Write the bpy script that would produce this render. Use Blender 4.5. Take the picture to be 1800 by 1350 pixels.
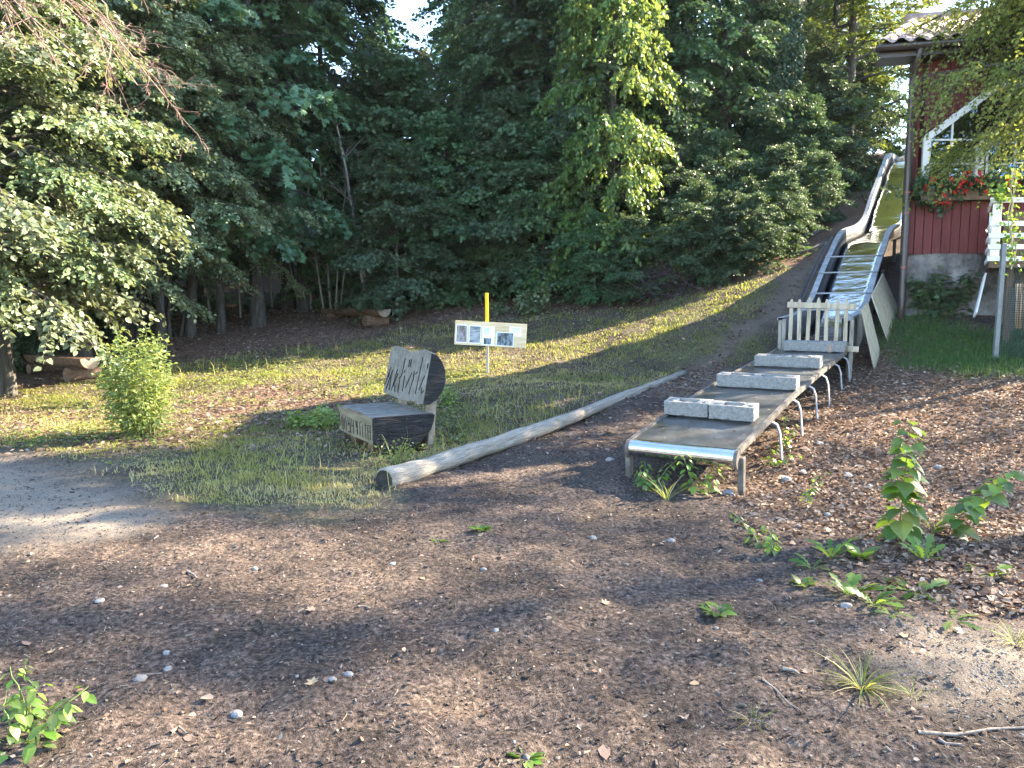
import bpy, math, random
import numpy as np
from mathutils import Vector, Matrix, Quaternion

for o in list(bpy.data.objects): bpy.data.objects.remove(o)
S = bpy.context.scene
COL = S.collection
R = math.radians
rng = np.random.default_rng(11)
random.seed(5)

# ------------------------------------------------------------------ camera, sky, sun, exposure
PITCH = math.atan((675-533)/1350)
cd = bpy.data.cameras.new('camera'); cd.sensor_width = 36; cd.lens = 27; cd.clip_end = 600; cd.clip_start = .05
cam = bpy.data.objects.new('camera', cd); COL.objects.link(cam)
cam.location = (0, 0, 1.6); cam.rotation_euler = (R(90)-PITCH, 0, 0)
S.camera = cam

SUN_AZ, SUN_EL = 70.0, 30.0
w = bpy.data.worlds.new('World'); S.world = w; w.use_nodes = True
nt = w.node_tree; nt.nodes.clear()
sky = nt.nodes.new('ShaderNodeTexSky'); sky.sky_type = 'NISHITA'; sky.sun_disc = False
sky.sun_elevation = R(SUN_EL); sky.sun_rotation = R(SUN_AZ); sky.air_density = 1.0; sky.dust_density = .25; sky.ozone_density = 2.0
bg = nt.nodes.new('ShaderNodeBackground'); bg.inputs['Strength'].default_value = 0.122
out = nt.nodes.new('ShaderNodeOutputWorld')
nt.links.new(sky.outputs[0], bg.inputs[0]); nt.links.new(bg.outputs[0], out.inputs[0])
sl = bpy.data.lights.new('sun', 'SUN'); sl.energy = 5.0; sl.angle = R(.53); sl.color = (1, .85, .62)
sun = bpy.data.objects.new('sun', sl); COL.objects.link(sun)
SUND = Vector((math.sin(R(SUN_AZ))*math.cos(R(SUN_EL)), math.cos(R(SUN_AZ))*math.cos(R(SUN_EL)), math.sin(R(SUN_EL))))
sun.rotation_euler = (-SUND).to_track_quat('-Z', 'Y').to_euler()
sun.location = SUND*60
S.view_settings.view_transform = 'Standard'; S.view_settings.look = 'None'
S.view_settings.gamma = 1; S.view_settings.exposure = 3.2
S.view_settings.use_curve_mapping = False
S.render.engine = 'CYCLES'
S.cycles.max_bounces = 8; S.cycles.transparent_max_bounces = 12; S.cycles.transmission_bounces = 6
try: S.cycles.use_denoising = True
except Exception: pass

# ------------------------------------------------------------------ helpers: pixels, noise, ground
def pix(px, py, Y):
    u = (px-900)/1350; v = (675-py)/1350
    d = np.array([u, math.cos(PITCH)+v*math.sin(PITCH), -math.sin(PITCH)+v*math.cos(PITCH)])
    return np.array([0, 0, 1.6]) + d*(Y/d[1])

def _hash(ix, iy, s):
    h = (ix.astype(np.int64)*374761393 + iy.astype(np.int64)*668265263 + s*974711) & 0x7fffffff
    h = ((h ^ (h >> 13))*1274126177) & 0x7fffffff
    h = h ^ (h >> 16)
    return (h & 0xffff)/65535.0
def vnoise(x, y, s=0):
    x = np.asarray(x, float); y = np.asarray(y, float)
    ix = np.floor(x); iy = np.floor(y); fx = x-ix; fy = y-iy
    fx = fx*fx*(3-2*fx); fy = fy*fy*(3-2*fy)
    a = _hash(ix, iy, s); b = _hash(ix+1, iy, s); c = _hash(ix, iy+1, s); d = _hash(ix+1, iy+1, s)
    return (a*(1-fx)+b*fx)*(1-fy) + (c*(1-fx)+d*fx)*fy
def fbm(x, y, s=0, o=4):
    t = 0; a = .5; f = 1.0
    for i in range(o): t = t + a*vnoise(x*f+i*17.3, y*f-i*9.1, s+i); a *= .5; f *= 2.03
    return t

_cp = [(0,0,0),(-5,1,0),(5,1,0),(0,-10,0),(-14,-6,0),(14,-6,.2),(0,4,0),(-4,5,0),(4,4.5,0),(-6,8,-.02),(-10,9,-.05),
       (1.9,6.4,0),(1.0,6.9,0),(-1.4,7.9,.03),(3.3,8.3,.22),(4.75,10.9,.43),(4.2,11.9,.72),(5.1,11.5,.52),(2.4,9.3,.2),
       (0,30,3.4),(-15,30,1.6),(-30,22,.8),(12,26,5.4),(16,30,7.2),(18,22,4.6),(12,17,2.9),(20,14,3.2),(14,10,1.2),(13,6,.3),
       (0,60,8),(-40,60,4),(40,60,12),(-70,10,0),(70,10,5),(0,120,9),(-100,120,6),(100,120,12),(0,-60,-1),(-80,-60,-1),(80,-60,0),
       (-1.3,8.0,-.03),(-1.0,7.6,-.03),(-.9,8.3,0),(-1.9,8.8,.0),(-1.6,7.7,-.03),(5.7,13.4,1.05),(7.2,16.4,2.35),(9.1,20,3.9),(11,22.6,4.9)]
for q in [(1583,548,13),(1750,585,12),(1620,650,10.5),(1800,740,8.5),(1800,900,6.0),(857,655,13.7),(1205,655,13),(850,555,19),
          (1150,530,18),(1360,490,17),(1400,425,20),(1290,575,14),(110,665,15),(220,612,17.5),(400,588,19),(650,570,19.5),(1000,680,11),(560,690,12.4),(0,690,13.7)]:
    _cp.append(tuple(pix(*q)))
_cp = np.array(_cp)
def _U(r2): return np.where(r2 > 1e-9, r2*np.log(np.maximum(r2, 1e-9)), 0)
_n = len(_cp)
_K = _U(((_cp[:, None, :2]-_cp[None, :, :2])**2).sum(-1)) + np.eye(_n)*1.2
_Pm = np.c_[np.ones(_n), _cp[:, :2]]
_A = np.zeros((_n+3, _n+3)); _A[:_n, :_n] = _K; _A[:_n, _n:] = _Pm; _A[_n:, :_n] = _Pm.T
_W = np.linalg.solve(_A, np.r_[_cp[:, 2], 0, 0, 0])
def tps(x, y):
    x = np.asarray(x, float); y = np.asarray(y, float); sh = x.shape
    x = x.ravel(); y = y.ravel(); o = np.empty(len(x))
    for i in range(0, len(x), 40000):
        a = x[i:i+40000]; b = y[i:i+40000]
        r2 = (a[:, None]-_cp[:, 0])**2 + (b[:, None]-_cp[:, 1])**2
        o[i:i+40000] = _U(r2)@_W[:_n] + _W[_n] + _W[_n+1]*a + _W[_n+2]*b
    return o.reshape(sh)
def gz(x, y):
    x = np.asarray(x, float); y = np.asarray(y, float)
    z = tps(x, y)
    z = z + (fbm(x*1.3, y*1.3, 3, 3)-.44)*.09 + (fbm(x*5, y*5, 9, 3)-.44)*.055
    return z
def gz1(x, y): return float(gz(np.array([x]), np.array([y]))[0])
def pg(px, py):
    """the point of the ground under an image position (for laying out)"""
    u = (px-900)/1350; v = (675-py)/1350
    d = np.array([u, math.cos(PITCH)+v*math.sin(PITCH), -math.sin(PITCH)+v*math.cos(PITCH)]); d /= d[1]
    ys = np.concatenate([np.arange(1.5, 12, .02), np.arange(12, 60, .05)])
    z = 1.6+d[2]*ys; g = tps(d[0]*ys, ys)
    k = np.argmax(z < g) if (z < g).any() else len(ys)-1
    return np.array([d[0]*ys[k], ys[k], g[k]])
def poly_mask(x, y, poly, soft=.3):
    P = np.array(poly)[:, :2]; ins = np.zeros(x.shape, bool); dm = np.full(x.shape, 1e9)
    for i in range(len(P)):
        a = P[i]; b = P[(i+1) % len(P)]
        c = ((a[1] > y) != (b[1] > y)) & (x < (b[0]-a[0])*(y-a[1])/(b[1]-a[1]+1e-12)+a[0])
        ins ^= c
        ab = b-a; t = np.clip(((x-a[0])*ab[0]+(y-a[1])*ab[1])/(ab@ab+1e-12), 0, 1)
        dm = np.minimum(dm, np.hypot(x-a[0]-t*ab[0], y-a[1]-t*ab[1]))
    sd = np.where(ins, dm, -dm)
    return np.clip(.5+sd/(2*soft), 0, 1)
def pgs(l): return [pg(*q) for q in l]

# ------------------------------------------------------------------ helpers: materials
def lin(r, g, b): return tuple((c/12.92 if c <= .04045 else ((c+.055)/1.055)**2.4) for c in (r/255, g/255, b/255))
def new_mat(name):
    m = bpy.data.materials.new(name); m.use_nodes = True; n = m.node_tree; n.nodes.clear()
    o = n.nodes.new('ShaderNodeOutputMaterial'); b = n.nodes.new('ShaderNodeBsdfPrincipled')
    n.links.new(b.outputs[0], o.inputs[0]); return m, n, b, o
def ramp(n, stops):
    r = n.nodes.new('ShaderNodeValToRGB'); e = r.color_ramp.elements
    while len(e) < len(stops): e.new(.5)
    for k, (p, c) in enumerate(stops): e[k].position = p; e[k].color = (*c, 1)
    return r
def noise_mat(name, cols, scale=8, rough=.8, bump=.3, stretch=(1, 1, 1), metal=0, detail=6, spec=.3, bscale=None, coord='Object', bdist=.02, rr=0):
    m, n, b, o = new_mat(name)
    tc = n.nodes.new('ShaderNodeTexCoord'); mp = n.nodes.new('ShaderNodeMapping'); mp.inputs['Scale'].default_value = stretch
    n.links.new(tc.outputs[coord], mp.inputs[0])
    t = n.nodes.new('ShaderNodeTexNoise'); t.inputs['Scale'].default_value = scale; t.inputs['Detail'].default_value = detail; t.inputs['Roughness'].default_value = .65
    n.links.new(mp.outputs[0], t.inputs['Vector'])
    k = len(cols); r = ramp(n, [(.3+.4*i/max(k-1, 1), c) for i, c in enumerate(cols)])
    n.links.new(t.outputs[0], r.inputs[0]); n.links.new(r.outputs[0], b.inputs['Base Color'])
    b.inputs['Roughness'].default_value = rough; b.inputs['Metallic'].default_value = metal; b.inputs['Specular IOR Level'].default_value = spec
    if rr:
        mr = n.nodes.new('ShaderNodeMapRange'); mr.inputs[3].default_value = rough-rr; mr.inputs[4].default_value = rough+rr
        n.links.new(t.outputs[0], mr.inputs[0]); n.links.new(mr.outputs[0], b.inputs['Roughness'])
    if bump:
        t2 = n.nodes.new('ShaderNodeTexNoise'); t2.inputs['Scale'].default_value = bscale or scale*2.5; t2.inputs['Detail'].default_value = 5
        n.links.new(mp.outputs[0], t2.inputs['Vector'])
        bp = n.nodes.new('ShaderNodeBump'); bp.inputs['Strength'].default_value = bump; bp.inputs['Distance'].default_value = bdist
        n.links.new(t2.outputs[0], bp.inputs['Height']); n.links.new(bp.outputs[0], b.inputs['Normal'])
    return m
def leaf_mat(name, cols, trans=.35, tcol=(.16, .2, .02), rough=.42, spec=.5):
    m, n, b, o = new_mat(name)
    a = n.nodes.new('ShaderNodeAttribute'); a.attribute_name = 'tint'
    k = len(cols); r = ramp(n, [(i/max(k-1, 1), c) for i, c in enumerate(cols)])
    n.links.new(a.outputs['Fac'], r.inputs[0])
    oi = n.nodes.new('ShaderNodeObjectInfo'); hs = n.nodes.new('ShaderNodeHueSaturation')
    for nm, lo, hi in (('Hue', .485, .515), ('Value', .8, 1.3), ('Saturation', .85, 1.12)):
        mr = n.nodes.new('ShaderNodeMapRange'); mr.inputs[3].default_value = lo; mr.inputs[4].default_value = hi; n.links.new(oi.outputs['Random'], mr.inputs[0]); n.links.new(mr.outputs[0], hs.inputs[nm])
    n.links.new(r.outputs[0], hs.inputs['Color']); r = hs; n.links.new(r.outputs[0], b.inputs['Base Color'])
    b.inputs['Roughness'].default_value = rough; b.inputs['Specular IOR Level'].default_value = spec
    tr = n.nodes.new('ShaderNodeBsdfTranslucent')
    mx = n.nodes.new('ShaderNodeMix'); mx.data_type = 'RGBA'; mx.inputs[0].default_value = .55
    n.links.new(r.outputs[0], mx.inputs[6]); mx.inputs[7].default_value = (*tcol, 1)
    n.links.new(mx.outputs[2], tr.inputs[0])
    ms = n.nodes.new('ShaderNodeMixShader'); ms.inputs[0].default_value = trans
    n.links.new(b.outputs[0], ms.inputs[1]); n.links.new(tr.outputs[0], ms.inputs[2]); n.links.new(ms.outputs[0], o.inputs[0])
    return m
def tint_mat(name, cols, rough=.85, spec=.2):
    m, n, b, o = new_mat(name)
    a = n.nodes.new('ShaderNodeAttribute'); a.attribute_name = 'tint'
    k = len(cols); r = ramp(n, [(i/max(k-1, 1), c) for i, c in enumerate(cols)])
    n.links.new(a.outputs['Fac'], r.inputs[0]); n.links.new(r.outputs[0], b.inputs['Base Color'])
    b.inputs['Roughness'].default_value = rough; b.inputs['Specular IOR Level'].default_value = spec
    return m

MT = {}
MT['wood_grey'] = noise_mat('weathered_grey_wood', [(.09, .075, .06), (.22, .2, .17), (.34, .31, .27)], 5, .85, .5, (6, 6, .8))
MT['picket'] = noise_mat('picket_wood', [(.2, .155, .1), (.36, .3, .22), (.47, .41, .32)], 4, .8, .4, (5, 5, .7))
MT['lean_wood'] = noise_mat('leaning_board_wood', [(.2, .17, .11), (.36, .31, .22), (.45, .4, .3)], 3, .85, .5, (9, 9, .5))
MT['log'] = noise_mat('barkless_log', [(.09, .075, .06), (.27, .23, .185), (.4, .35, .285), (.5, .44, .36)], 3.2, .88, .9, (1.1, 10, 1), bscale=5, bdist=.03, coord='UV')
MT['log_end'] = noise_mat('dark_log_end', [(.01, .009, .008), (.03, .026, .022), (.06, .05, .045)], 9, .9, .6)
MT['bench_face'] = noise_mat('bench_carved_face', [(.11, .088, .055), (.17, .14, .09), (.24, .2, .135)], 3, .85, .4, (.8, .8, 5))
MT['bench_top'] = noise_mat('bench_top_wood', [(.1, .088, .072), (.165, .15, .125), (.23, .215, .185)], 3, .8, .4, (4, 4, 4))
MT['bench_end'] = noise_mat('bench_end_grain', [(.004, .004, .0045), (.012, .011, .011), (.035, .031, .029)], 5, .75, .8, (1, 1, 5), bdist=.03)
MT['carve'] = noise_mat('carved_groove', [(.016, .013, .01), (.035, .028, .022)], 20, .95, 0)
MT['old_bench'] = noise_mat('brown_log_bench', [(.06, .035, .022), (.14, .085, .055), (.22, .14, .09)], 4, .8, .4, (1, 6, 6))
MT['old_bench_end'] = noise_mat('pale_log_end', [(.14, .11, .08), (.22, .175, .13), (.28, .23, .18)], 10, .85, .4)
MT['pine'] = noise_mat('fresh_pine_board', [(.5, .36, .2), (.62, .47, .29), (.7, .55, .36)], 2, .6, .15, (1.2, 1.2, 9))
MT['post_wood'] = noise_mat('sign_post_wood', [(.3, .25, .19), (.42, .36, .28)], 4, .8, .3, (5, 5, .6))
MT['yellow'] = noise_mat('yellow_paint', [(.62, .42, .01), (.72, .5, .015)], 5, .5, .05)
MT['paper'] = noise_mat('white_paper', [(.78, .79, .82), (.82, .83, .86)], 5, .6, 0)
MT['ink'] = noise_mat('print_ink', [(.1, .1, .14), (.16, .16, .2)], 30, .7, 0)
MT['photo_a'] = noise_mat('print_forest_bears', [(.02, .016, .014), (.13, .1, .09), (.3, .28, .3), (.08, .05, .035)], 9, .4, 0, (1, 1, .4))
MT['photo_b'] = noise_mat('print_lake_boat', [(.02, .02, .025), (.12, .14, .16), (.35, .37, .38), (.1, .2, .4)], 5, .4, 0, (.6, .6, 3))
MT['photo_c'] = noise_mat('print_dark_wood', [(.01, .012, .012), (.05, .06, .05), (.2, .26, .33), (.04, .04, .05)], 12, .4, 0, (1.6, 1.6, .6))
MT['steel_dull'] = noise_mat('dusty_steel_plate', [(.1, .097, .09), (.16, .157, .15), (.24, .238, .23)], 3.5, .36, .1, (1, 1, 1), metal=.75, rr=.12, bscale=40)
MT['steel'] = noise_mat('polished_steel', [(.55, .55, .56), (.66, .66, .67)], 6, .16, .05, metal=1, rr=.05)
MT['steel_grey'] = noise_mat('grey_painted_metal', [(.2, .21, .22), (.3, .31, .32), (.38, .39, .4)], 6, .5, .1, metal=.3)
MT['leg_metal'] = noise_mat('galvanised_leg', [(.24, .25, .26), (.36, .37, .39), (.46, .47, .49)], 9, .5, .1, metal=.35)
MT['rail_wood'] = noise_mat('slide_edge_rail', [(.05, .042, .036), (.1, .085, .072), (.17, .15, .13)], 8, .7, .3)
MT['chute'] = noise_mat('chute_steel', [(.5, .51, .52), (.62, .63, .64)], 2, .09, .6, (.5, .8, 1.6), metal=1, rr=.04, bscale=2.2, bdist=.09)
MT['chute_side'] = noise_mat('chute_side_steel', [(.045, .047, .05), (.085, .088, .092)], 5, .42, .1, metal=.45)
MT['concrete'] = noise_mat('concrete_block', [(.12, .117, .11), (.17, .167, .16), (.205, .202, .194), (.26, .257, .246)], 34, .92, .5, bscale=70, bdist=.006)
MT['red'] = noise_mat('red_painted_board', [(.07, .013, .013), (.105, .02, .02), (.14, .028, .027)], 3, .6, .2, (7, 7, .5))
MT['white'] = noise_mat('white_paint', [(.66, .66, .64), (.78, .78, .77)], 5, .5, .08)
MT['brown_metal'] = noise_mat('brown_metal', [(.035, .025, .022), (.06, .043, .038)], 4, .4, .05, spec=.5)
MT['brown_wood'] = noise_mat('brown_wood', [(.07, .045, .03), (.13, .085, .055)], 5, .75, .3, (5, 5, 1))
MT['copper'] = noise_mat('pipe_clamp', [(.18, .07, .05), (.25, .1, .07)], 9, .5, 0)
MT['stone'] = noise_mat('plastered_rubble', [(.03, .029, .03), (.09, .085, .085), (.17, .16, .155), (.27, .26, .25)], 2.3, .95, 1.0, bscale=6, bdist=.09)
MT['tile'] = noise_mat('clay_roof_tile', [(.2, .13, .12), (.36, .26, .24), (.46, .36, .34)], 5, .8, .3)
MT['dark'] = noise_mat('dark_interior', [(.012, .011, .01), (.025, .022, .02)], 3, .9, 0)
MT['curtain'] = noise_mat('brown_interior_wall', [(.05, .035, .025), (.1, .07, .05)], 2, .9, 0)
MT['net'] = noise_mat('green_plastic_net', [(.003, .016, .016), (.006, .03, .03)], 30, .5, 0)
MT['bamboo'] = noise_mat('split_bamboo', [(.32, .2, .11), (.5, .34, .2)], 5, .6, .2, (4, 4, .6))
MT['galv'] = noise_mat('galvanised_post', [(.1, .11, .11), (.18, .19, .19)], 9, .5, .05, metal=.3)
MT['bark'] = noise_mat('tree_bark', [(.03, .027, .023), (.062, .056, .048), (.11, .1, .09)], 5, .9, 1.0, (3, 3, .6), bdist=.04)
MT['bark_pale'] = noise_mat('pale_stem_bark', [(.13, .115, .1), (.24, .215, .19), (.33, .3, .27)], 6, .85, .5, (3, 3, .6))
MT['bark_birch'] = noise_mat('birch_bark', [(.1, .09, .08), (.45, .43, .4), (.62, .6, .57)], 5, .8, .4, (1, 1, 4))
MT['twig_pink'] = noise_mat('bare_pinkish_twig', [(.15, .095, .078), (.25, .165, .135)], 6, .8, .2)
MT['root'] = noise_mat('root_bark', [(.06, .05, .045), (.16, .14, .125)], 5, .9, .8, (1, 3, 3))
MT['stem_green'] = noise_mat('green_stem', [(.09, .13, .03), (.15, .19, .06)], 6, .6, .1)
MT['straw_stem'] = noise_mat('dry_stem', [(.3, .24, .13), (.45, .37, .22)], 6, .8, .1)
MT['petal'] = noise_mat('red_petal', [(.5, .015, .02), (.68, .03, .03)], 20, .5, 0)
MT['stone_pale'] = noise_mat('pale_stone', [(.17, .16, .15), (.27, .26, .245)], 20, .85, .3)
MT['stone_dark'] = noise_mat('grey_stone', [(.12, .11, .105), (.24, .23, .22)], 20, .85, .3)
MT['twig'] = noise_mat('dry_twig', [(.12, .09, .07), (.28, .23, .19)], 12, .85, .4)

G1, G2, G3 = (.014, .04, .014), (.033, .078, .025), (.075, .125, .04)
MT['lf_maple'] = leaf_mat('maple_leaf', [(.038, .076, .04), (.066, .117, .056), (.105, .158, .074)], .3, (.12, .18, .02))
MT['lf_hazel'] = leaf_mat('hazel_leaf', [(.09, .14, .07), (.155, .21, .105), (.24, .285, .165)], .35, (.22, .24, .05))
MT['lf_linden'] = leaf_mat('linden_leaf', [(.05, .095, .028), (.095, .15, .045), (.17, .21, .065)], .42, (.32, .36, .06))
MT['lf_beech'] = leaf_mat('beech_leaf', [(.03, .065, .02), (.06, .105, .028), (.13, .165, .04)], .42, (.28, .3, .02))
MT['lf_dark'] = leaf_mat('forest_leaf', [(.032, .064, .033), (.056, .1, .047), (.092, .138, .062)], .3, (.12, .18, .03), .52, .32)
MT['lf_ivy'] = leaf_mat('ivy_leaf', [(.016, .042, .022), (.03, .07, .036), (.06, .1, .06)], .15, (.08, .12, .02), .42, .4)
MT['lf_pale'] = leaf_mat('dry_ivy_leaf', [(.16, .16, .09), (.24, .24, .14), (.32, .31, .2)], .25, (.25, .25, .1))
MT['lf_birch'] = leaf_mat('birch_leaf', [(.1, .15, .035), (.16, .21, .05), (.26, .28, .07)], .55, (.5, .52, .07))
MT['lf_spruce'] = leaf_mat('spruce_needles', [(.014, .03, .018), (.026, .048, .028)], .1, (.05, .08, .02), .5)
MT['lf_shrub'] = leaf_mat('shrub_leaf', [(.09, .14, .035), (.16, .215, .06), (.24, .29, .1)], .45, (.36, .4, .07))
MT['lf_weed'] = leaf_mat('weed_leaf', [(.05, .11, .02), (.11, .185, .035), (.18, .25, .06)], .5, (.34, .46, .03))
MT['lf_geran'] = leaf_mat('geranium_leaf', [(.014, .045, .014), (.03, .075, .022), (.05, .1, .035)], .3, (.1, .2, .02))
MT['grass'] = leaf_mat('meadow_grass_blade', [(.065, .12, .02), (.14, .185, .035), (.28, .255, .08), (.46, .38, .19)], .45, (.5, .5, .06), .6, .25)
MT['grass_green'] = leaf_mat('lawn_grass_blade', [(.03, .065, .018), (.055, .1, .03), (.11, .145, .05)], .3, (.2, .3, .03), .6, .25)
MT['litter'] = leaf_mat('brown_leaf_litter', [(.065, .04, .028), (.15, .093, .062), (.25, .17, .115), (.38, .285, .2)], .12, (.3, .16, .06), .7, .2)
MT['chips'] = tint_mat('bark_chips', [(.018, .015, .013), (.048, .038, .032), (.115, .093, .077), (.27, .225, .185)])
MT['straw'] = tint_mat('dry_needles', [(.06, .043, .032), (.16, .115, .08), (.32, .25, .18)])
MT['pebble'] = tint_mat('pebble_stone', [(.05, .043, .038), (.095, .085, .076), (.18, .165, .15)])
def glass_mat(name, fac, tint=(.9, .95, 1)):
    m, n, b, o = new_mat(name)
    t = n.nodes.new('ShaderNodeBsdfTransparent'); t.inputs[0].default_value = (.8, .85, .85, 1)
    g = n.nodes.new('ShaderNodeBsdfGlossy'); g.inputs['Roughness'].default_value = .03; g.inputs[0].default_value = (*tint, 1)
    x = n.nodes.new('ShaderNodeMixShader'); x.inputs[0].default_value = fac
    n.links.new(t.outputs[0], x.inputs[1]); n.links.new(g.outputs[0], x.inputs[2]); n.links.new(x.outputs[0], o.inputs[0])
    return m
MT['glass'] = glass_mat('window_glass', .14, (.75, .85, 1))  # cool gloss tint stands in for a blue sky reflection
MT['glass_sky_tint'] = glass_mat('open_window_glass', .42, (.42, .62, 1))  # blue of the mirrored sky is painted into the gloss colour

# ------------------------------------------------------------------ helpers: objects and meshes
ORG = {}
def tag(o, label=None, cat=None, group=None, kind=None):
    if label: o['label'] = label
    if cat: o['category'] = cat
    if group: o['group'] = group
    if kind: o['kind'] = kind
    return o
def thing(name, label, cat, loc=(0, 0, 0), rz=0, group=None):
    o = bpy.data.objects.new(name, None); COL.objects.link(o); o.empty_display_size = .2
    o.location = loc; o.rotation_euler = (0, 0, rz); ORG[o.name] = np.array(loc, float)
    return tag(o, label, cat, group)
def link(name, me, parent=None, loc=None):
    o = bpy.data.objects.new(name, me); COL.objects.link(o)
    if parent is not None:
        o.parent = parent; ORG[o.name] = ORG.get(parent.name, np.zeros(3))
    if loc is not None: o.location = loc
    return o
def np_mesh(name, V, F, mat, tint=None, smooth=False, attrs=None):
    V = np.ascontiguousarray(V, np.float32); F = np.ascontiguousarray(F, np.int32); k = F.shape[1]
    me = bpy.data.meshes.new(name); me.vertices.add(len(V)); me.vertices.foreach_set('co', V.ravel())
    me.loops.add(F.size); me.loops.foreach_set('vertex_index', F.ravel())
    me.polygons.add(len(F)); me.polygons.foreach_set('loop_start', np.arange(0, F.size, k, dtype=np.int32))
    try: me.polygons.foreach_set('loop_total', np.full(len(F), k, np.int32))
    except Exception: pass
    me.polygons.foreach_set('use_smooth', np.full(len(F), smooth, bool))
    at = dict(attrs or {})
    if tint is not None: at['tint'] = tint
    for a, v in at.items():
        x = me.attributes.new(a, 'FLOAT', 'POINT'); x.data.foreach_set('value', np.ascontiguousarray(v, np.float32))
    me.update(calc_edges=True); me.validate()
    if mat: me.materials.append(mat)
    return me

class M:
    """collects shapes; build() links them as ONE mesh object"""
    def __init__(s): s.v = []; s.f = []; s.mi = []; s.cur = 0
    def add(s, vs, fs):
        b = len(s.v); s.v += [tuple(map(float, p)) for p in vs]; s.f += [tuple(b+i for i in f) for f in fs]; s.mi += [s.cur]*len(fs); return s
    def box(s, c, size, ax=None, ay=None, az=None):
        c = np.array(c, float); ax = np.array(ax if ax is not None else (1, 0, 0), float); ay = np.array(ay if ay is not None else (0, 1, 0), float)
        az = np.array(az if az is not None else np.cross(ax, ay), float); h = np.array(size)/2
        vs = [c+ax*h[0]*i+ay*h[1]*j+az*h[2]*k for k in (-1, 1) for j in (-1, 1) for i in (-1, 1)]
        return s.add(vs, [(0, 2, 3, 1), (4, 5, 7, 6), (0, 1, 5, 4), (2, 6, 7, 3), (0, 4, 6, 2), (1, 3, 7, 5)])
    def beam(s, a, b, wd, ht, up=(0, 0, 1)):
        a = np.array(a, float); b = np.array(b, float); d = b-a; L = np.linalg.norm(d); d /= L
        u = np.array(up, float); sd = np.cross(d, u); n = np.linalg.norm(sd)
        if n < 1e-4: sd = np.cross(d, (1, 0, 0)); n = np.linalg.norm(sd)
        sd /= n; u = np.cross(sd, d)
        return s.box((a+b)/2, (L, wd, ht), d, sd, u)
    def tube(s, pts, rad, n=6, cap=True):
        P = [np.array(p, float) for p in pts]; r = rad if hasattr(rad, '__len__') else [rad]*len(P)
        vs = []; fs = []
        for i, p in enumerate(P):
            d = P[min(i+1, len(P)-1)]-P[max(i-1, 0)]; d = d/(np.linalg.norm(d)+1e-9)
            x = np.cross(d, (0, 0, 1)) if abs(d[2]) < .95 else np.cross(d, (1, 0, 0)); x /= np.linalg.norm(x); y = np.cross(d, x)
            for k in range(n): a = 2*math.pi*k/n; vs.append(p+(x*math.cos(a)+y*math.sin(a))*r[i])
        for i in range(len(P)-1):
            for k in range(n): fs.append((i*n+k, i*n+(k+1) % n, (i+1)*n+(k+1) % n, (i+1)*n+k))
        if cap: fs += [tuple(range(n-1, -1, -1)), tuple((len(P)-1)*n+k for k in range(n))]
        return s.add(vs, fs)
    def prism(s, poly, o, ex, ey, ez, d0, d1, seg=1, jit=0, fn=None):
        """polygon in (ex,ey) extruded along ez from d0 to d1"""
        o = np.array(o, float); ex = np.array(ex, float); ey = np.array(ey, float); ez = np.array(ez, float); n = len(poly); vs = []; fs = []
        for i in range(seg+1):
            t = d0+(d1-d0)*i/seg
            for k, (a, b) in enumerate(poly):
                if fn: a, b = fn(a, b, i/seg)
                j = (random.uniform(-jit, jit), random.uniform(-jit, jit)) if jit else (0, 0)
                vs.append(o+ex*(a+j[0])+ey*(b+j[1])+ez*t)
        for i in range(seg):
            for k in range(n): fs.append((i*n+k, i*n+(k+1) % n, (i+1)*n+(k+1) % n, (i+1)*n+k))
        fs += [tuple(range(n-1, -1, -1)), tuple(seg*n+k for k in range(n))]
        return s.add(vs, fs)
    def sheet(s, rows, thick=None):
        """grid of points rows x cols"""
        n = len(rows[0]); vs = [p for r in rows for p in r]; fs = []
        for i in range(len(rows)-1):
            for k in range(n-1): fs.append((i*n+k, i*n+k+1, (i+1)*n+k+1, (i+1)*n+k))
        return s.add(vs, fs)
    def build(s, name, mat, parent=None, smooth=False, bevel=0, world=True, solid=0):
        V = np.array(s.v, float)
        if world and parent is not None: V = V-ORG.get(parent.name, np.zeros(3))
        me = bpy.data.meshes.new(name); me.from_pydata([tuple(p) for p in V], [], s.f); me.update()
        for m_ in (mat if isinstance(mat, (list, tuple)) else [mat]): me.materials.append(m_)
        if isinstance(mat, (list, tuple)): me.polygons.foreach_set('material_index', s.mi)
        if smooth: me.polygons.foreach_set('use_smooth', [True]*len(me.polygons))
        import bmesh
        bm = bmesh.new(); bm.from_mesh(me); bmesh.ops.recalc_face_normals(bm, faces=bm.faces); bm.to_mesh(me); bm.free()
        o = link(name, me, parent)
        if solid: q = o.modifiers.new('solid', 'SOLIDIFY'); q.thickness = solid; q.offset = 0
        if bevel: q = o.modifiers.new('bevel', 'BEVEL'); q.width = bevel; q.segments = 1; q.limit_method = 'ANGLE'; q.angle_limit = R(50)
        return o
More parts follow.
